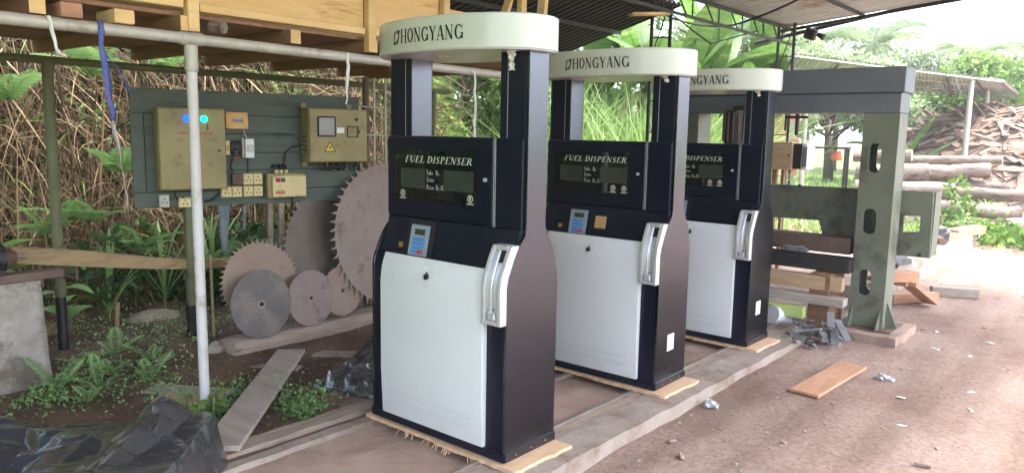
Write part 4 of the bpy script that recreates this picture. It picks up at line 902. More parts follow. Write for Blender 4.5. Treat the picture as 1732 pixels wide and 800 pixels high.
def facets(n, amp, seed, gx, gy, asp):
    """piecewise flat random facets (folded film) sampled at grid points gx,gy in 0..1"""
    r_ = random.Random(seed); pts = [(-.1, -.1), (1.1, -.1), (1.1, 1.1), (-.1, 1.1)]+[(r_.uniform(-.05, 1.05), r_.uniform(-.05, 1.05)) for _ in range(n)]
    h = np.array([r_.gauss(0, amp) for _ in pts]); vv, _, ff, oi, _, _ = delaunay_2d_cdt([Vector(p) for p in pts], [], [], 0, 1e-6)
    hh = np.array([h[o_[0]] if o_ else 0 for o_ in oi]); out = np.zeros_like(gx)
    for a, b, c in ff:
        A_, B_, C_ = vv[a], vv[b], vv[c]; den = (B_.y-C_.y)*(A_.x-C_.x)+(C_.x-B_.x)*(A_.y-C_.y)
        if abs(den) < 1e-9: continue
        u_ = ((B_.y-C_.y)*(gx-C_.x)+(C_.x-B_.x)*(gy-C_.y))/den; v_ = ((C_.y-A_.y)*(gx-C_.x)+(A_.x-C_.x)*(gy-C_.y))/den
        ok = (u_ >= -1e-6) & (v_ >= -1e-6) & (u_+v_ <= 1+1e-6); out[ok] = (u_*hh[a]+v_*hh[b]+(1-u_-v_)*hh[c])[ok]
    return out
gx_, gy_ = np.meshgrid(np.linspace(0, 1, 211), np.linspace(0, 1, 151))
FH = facets(22, .024, 5, gx_, gy_, 1)+facets(80, .014, 6, gx_, gy_, 1)+facets(300, .006, 7, gx_, gy_, 1)+facets(1100, .0022, 8, gx_, gy_, 1)
for _ in range(1): FH = (FH+np.roll(FH, 1, 0)+np.roll(FH, -1, 0)+np.roll(FH, 1, 1)+np.roll(FH, -1, 1))/5
def hbig(l, d):
    h = .165+.055*sst(.55, .95, d)+FH[int(round(d*150)), int(round(l*210))]
    h -= .08*math.exp(-((l-.45)/.16)**2-((d-.60)/.16)**2)
    h += .085*max(0, 1-abs(l-.80)/.10-abs(d-.90)/.5)+.04*sst(.70, .78, l)
    f = min(1, (1-l)/.05)*min(1, (1-d)/.05)*min(1, l/.03)*min(1, d/.05)
    return -.12+max(.02, h+.08)*f
fr = Vector((-.6409, .7676)); rr_ = Vector((.7676, .6409)); o0 = rr_*(-3.02)+fr*2.42
plastic('plastic_sheet', 'large crumpled black plastic sheet in the lower left corner', o0.x, o0.y, math.atan2(.6409, .7676), 210, 150, 1.68, 1.16, hbig)
def hsm(l, d):
    x, y = l*1.1, d*.8
    h = .05+.26*sst(.35, 1, d)+.06*max(0, ridge(x*1.5, y, 3.5, 12, .4))**2+.03*max(0, ridge(x, y, 8, 15, -.6))**2
    return -.13+h*sst(0, .08, l)*sst(0, .07, d)*sst(1, .95, l)*sst(1, .97, d)
plastic('plastic_sheet', 'smaller black plastic heap tucked behind the nearest dispenser', -4.2, 2.88, .25, 70, 70, .95, .95, hsm)

# ------------------------------------------------------------------ green steel portal (saw gantry)
t = thing('steel_portal', 'tall green steel portal frame behind the dispensers, beams tinted for lens flare', 'portal', (-.03, 0, 0))
def slot(xc, z0, z1, wd):
    r = wd/2; return [(xc+r*math.cos(a), z0+r+r*math.sin(a)) for a in (math.pi+math.pi*i/8 for i in range(9))]+[(xc+r*math.cos(a), z1-r+r*math.sin(a)) for a in (math.pi*i/8 for i in range(9))]
for x0, x1 in ((-1.885, -1.60), (-3.72, -3.42)):
    xc = (x0+x1)/2-.03; hol = [slot(xc, 1.31, 1.56, .10), slot(xc, .78, 1.0, .10), slot(xc, .24, .47, .10)]
    for ya in (6.97, 7.235): MB().plate([(x0, -.03), (x1, -.03), (x1, 1.815), (x0, 1.815)], hol, ya, ya+.015, lambda a, b, q: (a, q, b)).build('post_plate', 'gantry_green', t, bevel=.002)
    for xa in (x0, x1-.015): MB().box(xa+.001, xa+.014, 6.9855, 7.2345, -.03, 1.814).build('post_flange', 'gantry_green', t)
    for ya, xa in ((6.97, x0+.03), (6.97, x1-.03)):
        MB().plate([(0, 0), (-.11, 0), (0, .15)], [], xa-.006, xa+.006, lambda a, b, q: (q, ya+a, b-.03)).build('gusset', 'gantry_green', t)
    MB().plate([(0, 0), (.09, 0), (0, .22)], [], 7.08, 7.092, lambda a, b, q: (x1+a, q, b-.03)).build('gusset', 'gantry_green', t)
    MB().box(x0-.09, x1+.09, 6.88, 7.33, -.045, -.031).build('foot_plate', 'rust_steel', t)
MB().box(-3.76, -1.575, 6.94, 7.27, 1.985, 2.195).build('top_beam', 'gantry_flare', t, bevel=.006)
MB().box(-3.74, -1.60, 6.955, 7.255, 1.8165, 1.984).build('lower_beam', 'gantry_flare', t, bevel=.004)
MB().box(-3.74, -1.59, 6.945, 6.9545, 1.975, 1.99).build('weld_bead', 'dark_steel', t)
m_ = thing('hanging_motor', 'dark ribbed motor housing hanging under the portal beam', 'motor', (-2.98, 6.78, 1.66))
MB().tube([(0, 0, -.16), (0, 0, .17)], .10, 20).build('housing', 'dark_steel', m_, smooth=True)
for i in range(14):
    a = 2*math.pi*i/14; MB().cbox((math.cos(a)*.107, math.sin(a)*.107, .02), (.018, .007, .26), Matrix.Rotation(a, 3, 'Z')).build('cooling_fin', 'rust_steel', m_)
MB().box(-.05, .05, .05, .18, .17, .22).build('bracket', 'dark_steel', m_)
t = thing('carriage_plate', 'green steel carriage plate with a window, crossing behind the portal post', 'steel plate', (-.045, 0, 0))
MB().plate([(-3.5, .80), (-2.30, .825), (-2.22, .57), (-1.34, .575), (-1.355, 1.155), (-3.5, 1.13)], [[(-1.57, .785), (-1.44, .80), (-1.44, .94), (-1.57, .93)]], 7.34, 7.365, lambda a, b, q: (a, q, b)).build('plate', 'gantry_green', t, bevel=.003)
MB().box(-1.352, -1.338, 7.366, 7.60, .58, 1.15).build('end_flange', 'gantry_green', t)
MB().box(-3.5, -1.36, 7.366, 7.46, 1.125, 1.137).build('top_flange', 'gantry_green', t)
for x_, z_ in ((-2.5, 1.14), (-1.62, 1.165), (-2.12, .60), (-1.62, .60), (-1.42, .60)):
    MB().tube([(x_, 7.32, z_), (x_, 7.36, z_)], .016, 6).build('bolt', 'dark_steel', t)
def slabbox(name, label, b, m, cat, bevel=.006, group=None): return tag(MB().box(*b).build(name, m, bevel=bevel), label, cat, None, None) if not group else tag(MB().box(*b).build(name, m, bevel=bevel), label, cat, group)
slabbox('steel_beam', 'rusty brown steel beam just under the green carriage plate', (-3.6, -1.95, 7.0, 7.2, .575, .72), 'rust_steel', 'beam')
slabbox('steel_beam', 'dark lower steel beam below the rusty brown one', (-3.6, -1.9, 6.85, 7.05, .43, .555), 'dark_steel', 'beam')
plank('stacked_board', 'thick tan board under the steel beams', (-3.3, 6.72, .345), (-1.93, 6.82, .335), .12, .12, 'timber_tan', 'board')
plank('stacked_board', 'grey frayed board under the thick tan board', (-3.3, 6.66, .215), (-1.88, 6.74, .195), .16, .07, 'timber_grey', 'board')
plank('stacked_board', 'lime green painted board at the bottom of the stack', (-3.2, 6.55, .075), (-2.18, 6.62, .085), .10, .10, 'lime_paint', 'board')
slabbox('support_block', 'dark timber block under the left of the board stack', (-3.2, -3.0, 6.55, 7.2, -.15, .42), 'timber_brown', 'block')
slabbox('support_block', 'dark timber block under the right of the board stack beside the portal post', (-2.2, -2.02, 6.75, 7.15, -.15, .42), 'timber_brown', 'block')
t = thing('paint_pail', 'pail with a round white lid lying behind the farthest dispenser', 'pail', (-2.42, 6.52, .045)); t.rotation_euler = (R(78), 0, R(-20))
MB().tube([(0, 0, -.22), (0, 0, 0)], [.065, .075], 24).build('body', 'white_lid', t, smooth=True); MB().tube([(0, 0, 0), (0, 0, .012)], .08, 24).build('lid', 'white_lid', t, smooth=True)
tag(rough_strip(-2.06, -1.46, 6.74, 7.45, -.046, -.3, 24, .04, .014, 20, 8).build('footing_slab', 'track_dust', smooth=True), 'broken concrete footing slab under the portal post', 'footing')
rr = random.Random(21)
for i, lab in enumerate(('long grey slate strip leaning off the rubble by the portal foot', 'second grey slate strip in the rubble by the portal foot', 'short slate strip at the top of the rubble by the portal foot', 'dark slate shard lying flat at the front of the rubble', 'small slate shard near the kerb end', 'slate shard nearest the portal post', 'slate strip crossing the others in the rubble')):
    cx, cy = (-1.86, 6.42) if i < 2 else (-1.98+rr.uniform(-.12, .16), 6.50+rr.uniform(-.14, .16)); a = R(-62+rr.uniform(-12, 12)) if i < 3 else R(rr.uniform(-180, 180)); L = .32 if i < 2 else rr.uniform(.10, .2)
    z = (-.02+.05*i) if i < 3 else -.08+rr.uniform(0, .06)
    plank('slate_shard', lab, (cx+.06*i*(i < 2)-math.cos(a)*L/2, cy-math.sin(a)*L/2, z+.05), (cx+.06*i*(i < 2)+math.cos(a)*L/2, cy+math.sin(a)*L/2, z-.04 if i < 3 else z+.01), .06, .018, 'slate_rubble', 'shard', 0, 'slate rubble by the portal')
rb = MB()
for i in range(60):
    p = Vector((rr.gauss(-2.05, .10), rr.gauss(6.55, .16), -.10+abs(rr.gauss(0, .07)))); rb.cbox(p, (rr.uniform(.02, .09), rr.uniform(.02, .06), rr.uniform(.006, .03)), Matrix.Rotation(rr.uniform(0, 3), 3, 'Z') @ Matrix.Rotation(rr.uniform(-.7, .7), 3, 'X'))
tag(rb.build('rubble', 'slate_rubble'), 'heap of small dark slate rubble at the kerb end', 'rubble', None, 'stuff')
t = thing('crumpled_foil', 'crumpled silvery scrap on the rusty beam behind the portal', 'scrap', (-2.42, 6.93, .575))
def crumple(s, seed, n=2):
    bm = bmesh.new(); bmesh.ops.create_icosphere(bm, subdivisions=n, radius=1); r_ = random.Random(seed)
    for v in bm.verts: v.co = Vector((v.co.x*s[0], v.co.y*s[1], abs(v.co.z)*s[2]))*r_.uniform(.45, 1.1)
    me = bpy.data.meshes.new('crumple'); bm.to_mesh(me); bm.free(); return me
def crumpled(parent, s, seed, m, name='sheet'):
    me = crumple(s, seed); me.materials.append(M[m]); o = bpy.data.objects.new(name, me); C.objects.link(o); o.parent = parent; return o
crumpled(t, (.14, .05, .06), 4, 'slate_rubble')
# control box behind the portal
t = thing('control_box', 'pink brown wooden control box with a rounded white door, on a post', 'box', (-3.28, 9.0, -.1))
MB().box(-.20, .09, -.14, .12, 1.32, 1.64).build('case', 'timber_tan', t, bevel=.006)
MB().box(.092, .19, -.10, .12, 1.335, 1.625).build('dark_interior', 'dark_steel', t)
d_ = MB().box(.192, .27, -.14, .12, 1.325, 1.63).build('door', 'white_lid', t, bevel=.03, seg=3)
MB().box(.205, .262, -.1435, -.1405, 1.36, 1.59).build('door_window', 'glass_grey', d_)
MB().tube([(.06, -.142, 1.49), (.06, -.16, 1.49)], .012, 8).build('knob', 'dark_steel', t)
MB().box(-.17, -.12, -.03, .03, -.1, 1.32).build('post', 'timber_brown', t); MB().box(-.06, -.03, -.03, .03, -.1, 1.32).build('post', 'timber_brown', t)
t = thing('feed_screw', 'black threaded feed rod with a handle hanging under the portal beam', 'rod', (-3.06, 8.6, 1.62))
MB().tube([(0, 0, -.0), (0, 0, .6)], .022, 8).build('rod', 'black_steel', t); MB().beam((-.12, 0, .20), (.12, 0, .20), .03, .03).build('handle', 'black_steel', t); MB().tube([(-.13, 0, .05), (-.13, 0, .6)], .012, 8).build('guide_rod', 'black_steel', t); MB().tube([(-.1, 0, -.02), (-.1, 0, .19)], .014, 8).build('guide_rod', 'black_steel', t)

# ------------------------------------------------------------------ far low wall, wood pieces, boards on the yard
tag(rough_strip(-2.35, -2.03, 8.0, 14.6, .12, -.3, 60, .02, .02, 31).build('low_wall', 'concrete_pale', smooth=True), 'long low concrete wall running away behind the portal', 'wall')
wp = [((-1.95, 8.0, .25), (-1.70, 8.35, .24), .16, .10, 'reddish board on top of the low wall end'), ((-2.1, 8.3, .18), (-1.72, 8.25, .17), .12, .05, 'thin reddish board below the wall-end board'), ((-1.72, 8.25, .17), (-1.60, 8.75, -.08), .15, .04, 'reddish board leaning off the low wall'),
      ((-1.95, 8.5, -.05), (-1.7, 8.9, -.05), .14, .10, 'short reddish block at the foot of the low wall'), ((-1.95, 8.7, -.07), (-1.63, 9.15, -.07), .09, .07, 'pale timber lying before the low wall'), ((-1.72, 9.35, -.06), (-1.30, 9.55, -.06), .12, .10, 'grey brown timber block lying on the yard beyond the portal'),
      ((-2.25, 13.4, .16), (-2.0, 14.2, .18), .2, .12, 'reddish block on the far end of the low wall'), ((-2.3, 12.6, .16), (-2.1, 13.0, .16), .12, .10, 'small reddish block on the low wall')]
for a, b, wd, th, lab in wp: plank('wood_piece', lab, a, b, wd, th, 'timber_grey' if 'grey' in lab else 'timber_red', 'board')
for i in range(9):
    lab = ['tangle of dark scrap metal on the far low wall, nearest piece', 'second scrap piece on the far low wall', 'third scrap piece on the far low wall', 'fourth scrap piece on the far low wall', 'pale curved scrap seen through the plate window', 'sixth scrap piece on the far low wall', 'seventh scrap piece on the far low wall', 'eighth scrap piece on the far low wall', 'farthest scrap piece on the far low wall'][i]
    t = thing('scrap_piece', lab, 'scrap', (-2.2+rr.uniform(-.12, .1), 9.4+i*.45, .12), rr.uniform(0, 3), 'scrap on the low wall')
    crumpled(t, (rr.uniform(.1, .22), rr.uniform(.08, .15), rr.uniform(.12, .25)), 40+i, 'white_lid' if i == 4 else random.Random(i).choice(['slate_rubble', 'dark_steel', 'rust_steel']), 'lump')
plank('ground_board', 'reddish brown board lying on the bare yard at the right', (-1.62, 5.02, -.098), (-1.555, 5.90, -.09), .20, .022, 'timber_red', 'board')
def scrap(name, label, loc, s, seed, m):
    t = thing(name, label, 'litter', loc); crumpled(t, s, seed, m); return t
scrap('crumpled_wrapper', 'crumpled silver wrapper on the yard right of the board', (-1.31, 5.80, -.125), (.075, .05, .05), 3, 'foil')
scrap('crumpled_wrapper', 'crumpled silver wrapper beside the kerb between the dispensers', (-2.0, 4.42, -.12), (.06, .045, .05), 5, 'foil')
for i, (px, py, lab) in enumerate(((-1.12, 5.45, 'white paper scrap below the crumpled wrapper on the yard'), (-.95, 6.9, 'pale curled scrap on the yard, far right'), (-1.2, 6.95, 'small square pale scrap on the yard beyond the footing'), (-.78, 5.9, 'pale long scrap near the right edge of the yard'), (-.72, 5.5, 'tiny white scrap near the right edge'), (-.98, 4.9, 'tiny pale scrap low on the yard'), (-1.32, 7.6, 'white scrap past the portal footing'), (-.9, 7.5, 'pale scrap on the far right of the yard'))):
    t = thing('paper_scrap', lab, 'litter', (px, py, -.118), i*1.3, 'paper scraps on the yard'); crumpled(t, (.035+.01*(i % 3), .018, .008), 60+i, 'ribbon_white')
for i, (px, py, L, lab) in enumerate(((-1.42, 3.42, .09, 'broken bark chip lowest on the yard'), (-1.2, 3.7, .06, 'wood chip at the lower right of the yard'), (-1.75, 3.55, .07, 'thin twig chip near the lower kerb'), (-.72, 4.35, .08, 'dark wood chunk at the lower right edge'), (-1.9, 3.75, .05, 'small chip by the kerb below the middle dispenser'))):
    a = i*1.1; plank('wood_chip', lab, (px, py, -.11), (px+math.cos(a)*L, py+math.sin(a)*L, -.108), .025, .014, 'timber_old', 'wood chip', .3, 'wood chips on the yard')
ch = MB(); rr = random.Random(33); cv = []; cr_ = []
for i in range(2600):
    x = rr.uniform(-2.05, 1.2); y = rr.uniform(1.8, 14)
    if x > -1+.12*y: continue
    s_ = rr.uniform(.002, .009)*(1+(rr.random() < .05)*1.2); z = ground_z(x, y)+s_*.25; k0 = len(ch.v)
    ch.cbox((x, y, z), (s_*rr.uniform(1, 3), s_, s_*.5), Matrix.Rotation(rr.uniform(0, 3.1), 3, 'Z') @ Matrix.Rotation(rr.uniform(-.3, .3), 3, 'X')); cr_ += [rr.random()]*(len(ch.v)-k0)
o = ch.build('chips_and_grit', 'chip'); a = o.data.attributes.new('rnd', 'FLOAT', 'POINT'); a.data.foreach_set('value', np.array(cr_, dtype=np.float32)); tag(o, 'small wood chips and grit strewn over the yard', 'chips', None, 'stuff')

# ------------------------------------------------------------------ far shed, offcut heap, logs, red wall, tarp, table
t = thing('open_shed', 'far open shed with a pale corrugated roof on thin steel posts', 'shed')
Aq, Bq, Cq, Dq = Vector((-5.55, 15.2, 3.22)), Vector((-3.2, 24.2, 3.2)), Vector((-3.25, 29.3, 2.95)), Vector((-7.6, 19.0, 2.93))
for i in range(10):
    p, q = Aq.lerp(Bq, i/10), Dq.lerp(Cq, i/10); p1 = Aq.lerp(Bq, (i+1.03)/10); q1 = Dq.lerp(Cq, (i+1.03)/10)
    corrugated(p+Vector((0, 0, .006*(i % 2))), q-p, p1-p, 6, .02, 6, 2, q1-q).build('roofing_sheet', 'roof_light', t, smooth='all')
for i in range(7):
    p, q = Aq.lerp(Bq, i/6), Dq.lerp(Cq, i/6); MB().beam(p-Vector((0, 0, .08)), q-Vector((0, 0, .08)), .04, .05).build('rafter', 'rust_steel', t)
for i in range(4): MB().beam(Aq.lerp(Dq, i/3)-Vector((0, 0, .045)), Bq.lerp(Cq, i/3)-Vector((0, 0, .045)), .03, .03).build('purlin', 'galv', t)
for x, y, z in ((-3.7, 22.7, 3.13), (-3.75, 25.6, 3.02), (-3.7, 28.4, 2.92)): MB().tube([(x, y, -.1), (x, y, z)], .065, 10).build('post', 'galv', t, smooth=True)
for x, y in ((-7.2, 18.9), (-5.6, 23.4), (-5.5, 15.9)): MB().tube([(x, y, -.1), (x, y, 2.9)], .05, 8).build('post', 'galv', t, smooth=True)
heap = MB(); rr = random.Random(77); HC = Vector((-3.75, 26.4, -.15))
def hz(x, y):
    dx, dy = (x-HC.x), (y-HC.y); u_ = dx*.95+dy*.3; v_ = -dx*.3+dy*.95
    return 2.65*max(0, 1-(u_/3.3)**2-(v_/4.2)**2)**.8
unitb = MB().cbox((0, 0, 0), (1, 1, 1)).build('tmp', 'offcut'); bme = unitb.data; bpy.data.objects.remove(unitb)
def offcut_pose():
    while True:
        x, y = HC.x+rr.uniform(-3.2, 3.2), HC.y+rr.uniform(-4.2, 2.6); z = hz(x, y)
        if z > .08: break
    gx, gy = (hz(x+.1, y)-z)/.1, (hz(x, y+.1)-z)/.1; nrm = Vector((-gx, -gy, 1.2)).normalized(); a = rr.gauss(.35, .75) if rr.random() < .7 else rr.uniform(0, 3.14)
    d = Vector((math.cos(a), math.sin(a), 0)); d = (d-nrm*d.dot(nrm)+Vector((0, 0, rr.gauss(0, .22)))).normalized(); v_ = nrm.cross(d).normalized(); w_ = d.cross(v_)
    Mx = Matrix((d, v_, w_)).transposed().to_4x4(); Mx.translation = Vector((x, y, z-.15+rr.uniform(-.02, .08)))
    return Mx @ Matrix.Diagonal((rr.uniform(.7, 2.1), rr.uniform(.06, .2), rr.uniform(.02, .05), 1))
for i in range(280):
    o = bpy.data.objects.new('timber_offcut', bme); C.objects.link(o); o.matrix_world = offcut_pose()
    tag(o, 'rough timber offcut in the tall heap under the far shed', 'offcut', 'offcuts in the heap under the far shed')
for i in range(700):
    Mx = offcut_pose(); heap.add([Mx @ Vector(v.co) - Vector((0, 0, .06)) for v in bme.vertices], [tuple(p.vertices) for p in bme.polygons])
tag(heap.build('offcut_filling', 'offcut'), 'inner mass of broken offcuts filling the heap', 'offcuts', None, 'stuff')
bm = bmesh.new(); bmesh.ops.create_grid(bm, x_segments=40, y_segments=40, size=1)
for v in bm.verts: x, y = HC.x+v.co.x*3.5, HC.y+v.co.y*4.5; v.co = Vector((x, y, -.3+hz(x, y)*.92))
me = bpy.data.meshes.new('heap_core'); bm.to_mesh(me); bm.free(); me.materials.append(M['rust_steel']); o = bpy.data.objects.new('sawdust_mound', me); C.objects.link(o); tag(o, 'brown sawdust mound under the offcut heap', 'mound', None, 'stuff')
def log(label, p0, p1, r0, r1, seed):
    p0, p1 = Vector(p0), Vector(p1); t = thing('felled_log', label, 'log', p0, 0, 'felled logs stacked before the heap'); n = 12; pts = []; rs = []
    for i in range(n+1):
        q = i/n; pts.append((p1-p0)*q+Vector((noise.noise(Vector((seed, q*2, 0))), noise.noise(Vector((seed, q*2, 5))), noise.noise(Vector((seed, q*2, 9)))))*.05); rs.append((r0+(r1-r0)*q)*(1+.12*noise.noise(Vector((seed, q*6, 2)))))
    MB().tube(pts, rs, 14, False).build('bark', 'log_bark', t, smooth='all')
    for e, d_ in ((0, -1), (n, 1)):
        ax_ = (pts[1]-pts[0]).normalized() if e == 0 else (pts[n]-pts[n-1]).normalized()
        MB().tube([pts[e]-ax_*.01*d_, pts[e]+ax_*.004*d_], rs[e]*.97, 14).build('cut_end', 'log_end', t)
LG = [((-4.4, 15.6, .02), (-2.35, 16.5, .02), .15, .13, 'lowest left log of the stack, partly behind the carriage plate'), ((-2.75, 15.9, .0), (-1.3, 16.9, .02), .13, .12, 'lowest log right of the leafy shoot'), ((-4.3, 15.8, .33), (-2.55, 16.4, .33), .16, .14, 'log with a reddish cut end in the second layer'), ((-2.45, 16.2, .30), (-1.75, 16.6, .30), .12, .13, 'short log butted against the second layer log'),
      ((-4.5, 16.2, .60), (-2.85, 16.6, .62), .17, .17, 'thick log in the middle of the stack'), ((-2.9, 16.7, .62), (-1.2, 17.0, .60), .10, .10, 'thin grey log at the right middle of the stack'), ((-4.6, 16.6, .90), (-3.35, 16.9, .95), .20, .19, 'thickest stubby log at the upper left'), ((-3.45, 16.9, .98), (-2.35, 17.2, 1.0), .14, .15, 'pale log at the top right of the stack'),
      ((-3.4, 17.1, .74), (-2.0, 17.3, .70), .12, .10, 'log just below the pale top log'), ((-4.8, 17.0, 1.22), (-3.7, 17.0, 1.28), .12, .12, 'forked thin log on the upper left of the stack'), ((-4.0, 17.3, 1.18), (-2.2, 17.5, 1.22), .09, .08, 'thin straight log lying on top of the stack'), ((-1.9, 16.2, .05), (-.6, 17.2, .05), .16, .15, 'log at the right edge of the picture')]
for i, (a, b, r0, r1, lab) in enumerate(LG): log(lab, a, b, r0, r1, i*3.1)
# hut with courses of red blocks, seen through the farthest dispenser opening
t = thing('red_wall', 'pinkish red block wall far behind the portal beam', 'wall', (-11.5, 22.5, 0), R(20))
bk = MB().box(0, .78, -.1, .1, 0, .38).build('block', 'brick_red', t, bevel=.015)
MB().box(-.15, 3.3, -.085, .085, 0, 3.6).build('mortar', 'timber_grey', t)
for r_ in range(9):
    for c_ in range(4):
        if r_ == 0 and c_ == 0: continue
        inst('block', bk.data, t, (c_*.8+(.4 if r_ % 2 else 0)-.2, 0, r_*.4))
t = thing('tarp_mound', 'pale green tarpaulin draped over a mound behind the control box', 'tarpaulin', (-8.1, 18.6, -.1)); me = crumple((1.3, 1.0, 1.5), 9, 4); me.materials.append(M['tarp_pale']); bm = bmesh.new(); bm.from_mesh(me); bmesh.ops.smooth_vert(bm, verts=bm.verts, factor=.5); bmesh.ops.smooth_vert(bm, verts=bm.verts, factor=.5); bm.to_mesh(me); bm.free(); inst('sheet', me, t)
t = thing('work_table', 'thin dark work table far behind the portal', 'table', (-6.55, 20.0, -.1), R(10))
MB().box(-.75, .75, -.35, .35, 1.42, 1.47).build('table_top', 'dark_steel', t)
for x in (-.7, .7):
    for y in (-.3, .3): MB().box(x-.03, x+.03, y-.03, y+.03, 0, 1.42).build('leg', 'dark_steel', t)
t = thing('orange_cloth', 'bright orange cloth hanging over the far work table', 'cloth', (-5.95, 19.62, 1.05), 0); crumpled(t, (.15, .08, .26), 13, 'cloth_orange')

# ------------------------------------------------------------------ vegetation
def gzv(x, y): return np.array([ground_z(a, b) for a, b in zip(x, y)])
# dry grass thatch hanging over the bank
n = 42000; y = RNG.uniform(-6, 7.5, n); q = RNG.uniform(0, 1, n)**.8; bx = np.array([bank_base(b) for b in y]); x = bx+.25-q*1.9
base = np.stack([x, y, gzv(x, y)+.02], 1); dirn = unit(np.stack([RNG.normal(.35, .3, n), RNG.normal(0, .4, n), RNG.normal(-.1, .75, n)], 1))
v, f, r = blades(base, dirn, RNG.uniform(.4, 1.3, n), RNG.uniform(.004, .012, n), np.stack([RNG.normal(.12, .1, n), RNG.normal(0, .12, n), RNG.normal(-.42, .2, n)], 1))
top('dry_grass', npmesh('dry_grass', v, f, 'dry_grass', r), 'dry brown grass hanging over the earth bank', 'grass', None, 'stuff')
n = 1500; y = RNG.uniform(-1.5, 7.5, n); q = RNG.uniform(0, 1, n)**1.3; bx = np.array([bank_base(b) for b in y]); x = bx+.35-q*1.3
base = np.stack([x, y, gzv(x, y)-.05], 1); dirn = unit(np.stack([RNG.normal(.16, .12, n), RNG.normal(0, .16, n), np.ones(n)], 1))
v, f, r = blades(base, dirn, RNG.uniform(.7, 2.2, n), RNG.uniform(.005, .013, n), np.stack([RNG.normal(.02, .06, n), RNG.normal(0, .08, n), RNG.normal(-.05, .03, n)], 1))
top('dry_canes', npmesh('dry_canes', v, f, 'dry_grass', np.clip(r*.8+.2, 0, 1)), 'upright dry canes and stalks standing along the bank', 'stalks', None, 'stuff')
# green blades and runners mixed into it, and the grassy crest
n = 7500; y = RNG.uniform(-1.5, 10, n); q = RNG.uniform(0, 1, n); bx = np.array([bank_base(b) for b in y]); x = bx+.3-q*2.4-(q > .8)*RNG.uniform(0, 2, n)
base = np.stack([x, y, gzv(x, y)], 1); dirn = unit(np.stack([RNG.normal(.4, .35, n), RNG.normal(0, .4, n), RNG.uniform(.3, 1, n)], 1))
v, f, r = blades(base, dirn, RNG.uniform(.3, .9, n), RNG.uniform(.006, .016, n), np.stack([RNG.normal(.2, .2, n), RNG.normal(0, .2, n), RNG.normal(-.55, .15, n)], 1))
top('bank_grass', npmesh('bank_grass', v, f, 'grass_green', r), 'green grass blades growing through the bank thatch', 'grass', None, 'stuff')
# leafy scrub on the bank face and behind it
def scrub(name, label, ctrs, n, size, m, spread=.5, kind=None, cat='shrub', group=None, aspect=.5):
    c = np.array(ctrs); i = RNG.integers(0, len(c), n); rad = c[i, 3:4] if c.shape[1] > 3 else spread
    d = unit(RNG.normal(size=(n, 3))); rr_u = RNG.uniform(.35, 1, (n, 1))**.6; pos = c[i, :3]+d*rr_u*rad
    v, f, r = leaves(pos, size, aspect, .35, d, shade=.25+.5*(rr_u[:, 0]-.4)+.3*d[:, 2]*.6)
    return top(name, npmesh(name, v, f, m, r), label, cat, group, kind)
ct = []
for i in range(120):
    y = random.uniform(4.8, 12.0); x = bank_base(y)-random.uniform(-.35, 2.4); ct.append((x, y, ground_z(x, y)+random.uniform(.1, .6), random.uniform(.25, .55)))
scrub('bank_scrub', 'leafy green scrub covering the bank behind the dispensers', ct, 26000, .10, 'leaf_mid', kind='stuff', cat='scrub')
ct = []
for i in range(48):
    y = random.uniform(-.5, 5.5); x = bank_base(y)-random.uniform(.45, 1.7); ct.append((x, y, ground_z(x, y)+random.uniform(.0, .45), random.uniform(.2, .45)))
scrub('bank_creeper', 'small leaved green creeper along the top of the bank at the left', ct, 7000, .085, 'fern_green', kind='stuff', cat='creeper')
ct = []
for i in range(22):
    y = random.uniform(2.6, 6.2); x = random.uniform(-7.1, -6.3); ct.append((x, y, random.uniform(.0, .5), random.uniform(.15, .35)))
scrub('undergrowth', 'dark undergrowth below the electrical board', ct, 2600, .10, 'leaf_dark', kind='stuff', cat='undergrowth')
# ferns: one frond mesh, many fronds
def frond_mesh(L=.55, pairs=15, wide=.13, m='fern_green'):
    vs = []; fs = []; rd = []
    for i in range(pairs):
        q = (i+1)/pairs; x = L*q; z = .32*L*q-.42*L*q*q; wl = wide*(math.sin(math.pi*min(1, q*.92+.08)))**.7+.008; hw = L/pairs*.42
        for s in (-1, 1):
            k = len(vs); vs += [(x, 0, z), (x+hw*.9+wl*.22, s*wl*.5, z-.004-wl*.06+hw*.3), (x+wl*.42, s*wl, z-wl*.22), (x-hw*.9+wl*.22, s*wl*.5, z-.004-wl*.06-hw*.1)]; fs.append((k, k+1, k+2, k+3)); rd += [.35+.5*q+random.uniform(-.15, .15)]*4
    n0 = 8
    for i in range(n0):
        a, b = i/n0, (i+1)/n0; k = len(vs)
        for q in (a, b): x = L*q; z = .32*L*q-.42*L*q*q; vs += [(x, -.004, z), (x, .004, z)]
        fs.append((k, k+1, k+3, k+2)); rd += [.2]*4
    return npmesh('frond', np.array(vs), np.array(fs), m, np.array(rd))
FR = [frond_mesh(), frond_mesh(.42, 13, .10), frond_mesh(.65, 17, .11)]
def fern(label, loc, nf, sc, lean=None, name='fern_plant', group='ferns at the left'):
    t = thing(name, label, 'fern', loc, random.uniform(0, 6.28), group)
    for i in range(nf):
        a = 2*math.pi*i/nf+random.uniform(-.35, .35) if lean is None else lean-t.rotation_euler.z+random.uniform(-.9, .9)
        inst('frond', FR[i % 3], t, (0, 0, .02), (0, R(random.uniform(-50, -12)), a), sc*random.uniform(.75, 1.15))
fl = [((-5.45, 1.98), 'lush fern clump nearest the concrete pedestal'), ((-5.2, 2.05), 'bright fern right of the pedestal fern'), ((-5.05, 1.92), 'fern behind the black plastic, centre of the weeds'), ((-4.95, 2.2), 'fern with spread fronds just left of the scaffold post'), ((-5.6, 2.25), 'fern behind the others at the foot of the mossy post'), ((-5.35, 2.38), 'small fern in the second row of weeds'), ((-4.85, 1.78), 'low fern touching the back of the plastic sheet'), ((-5.15, 1.7), 'low fern at the left behind the plastic sheet')]
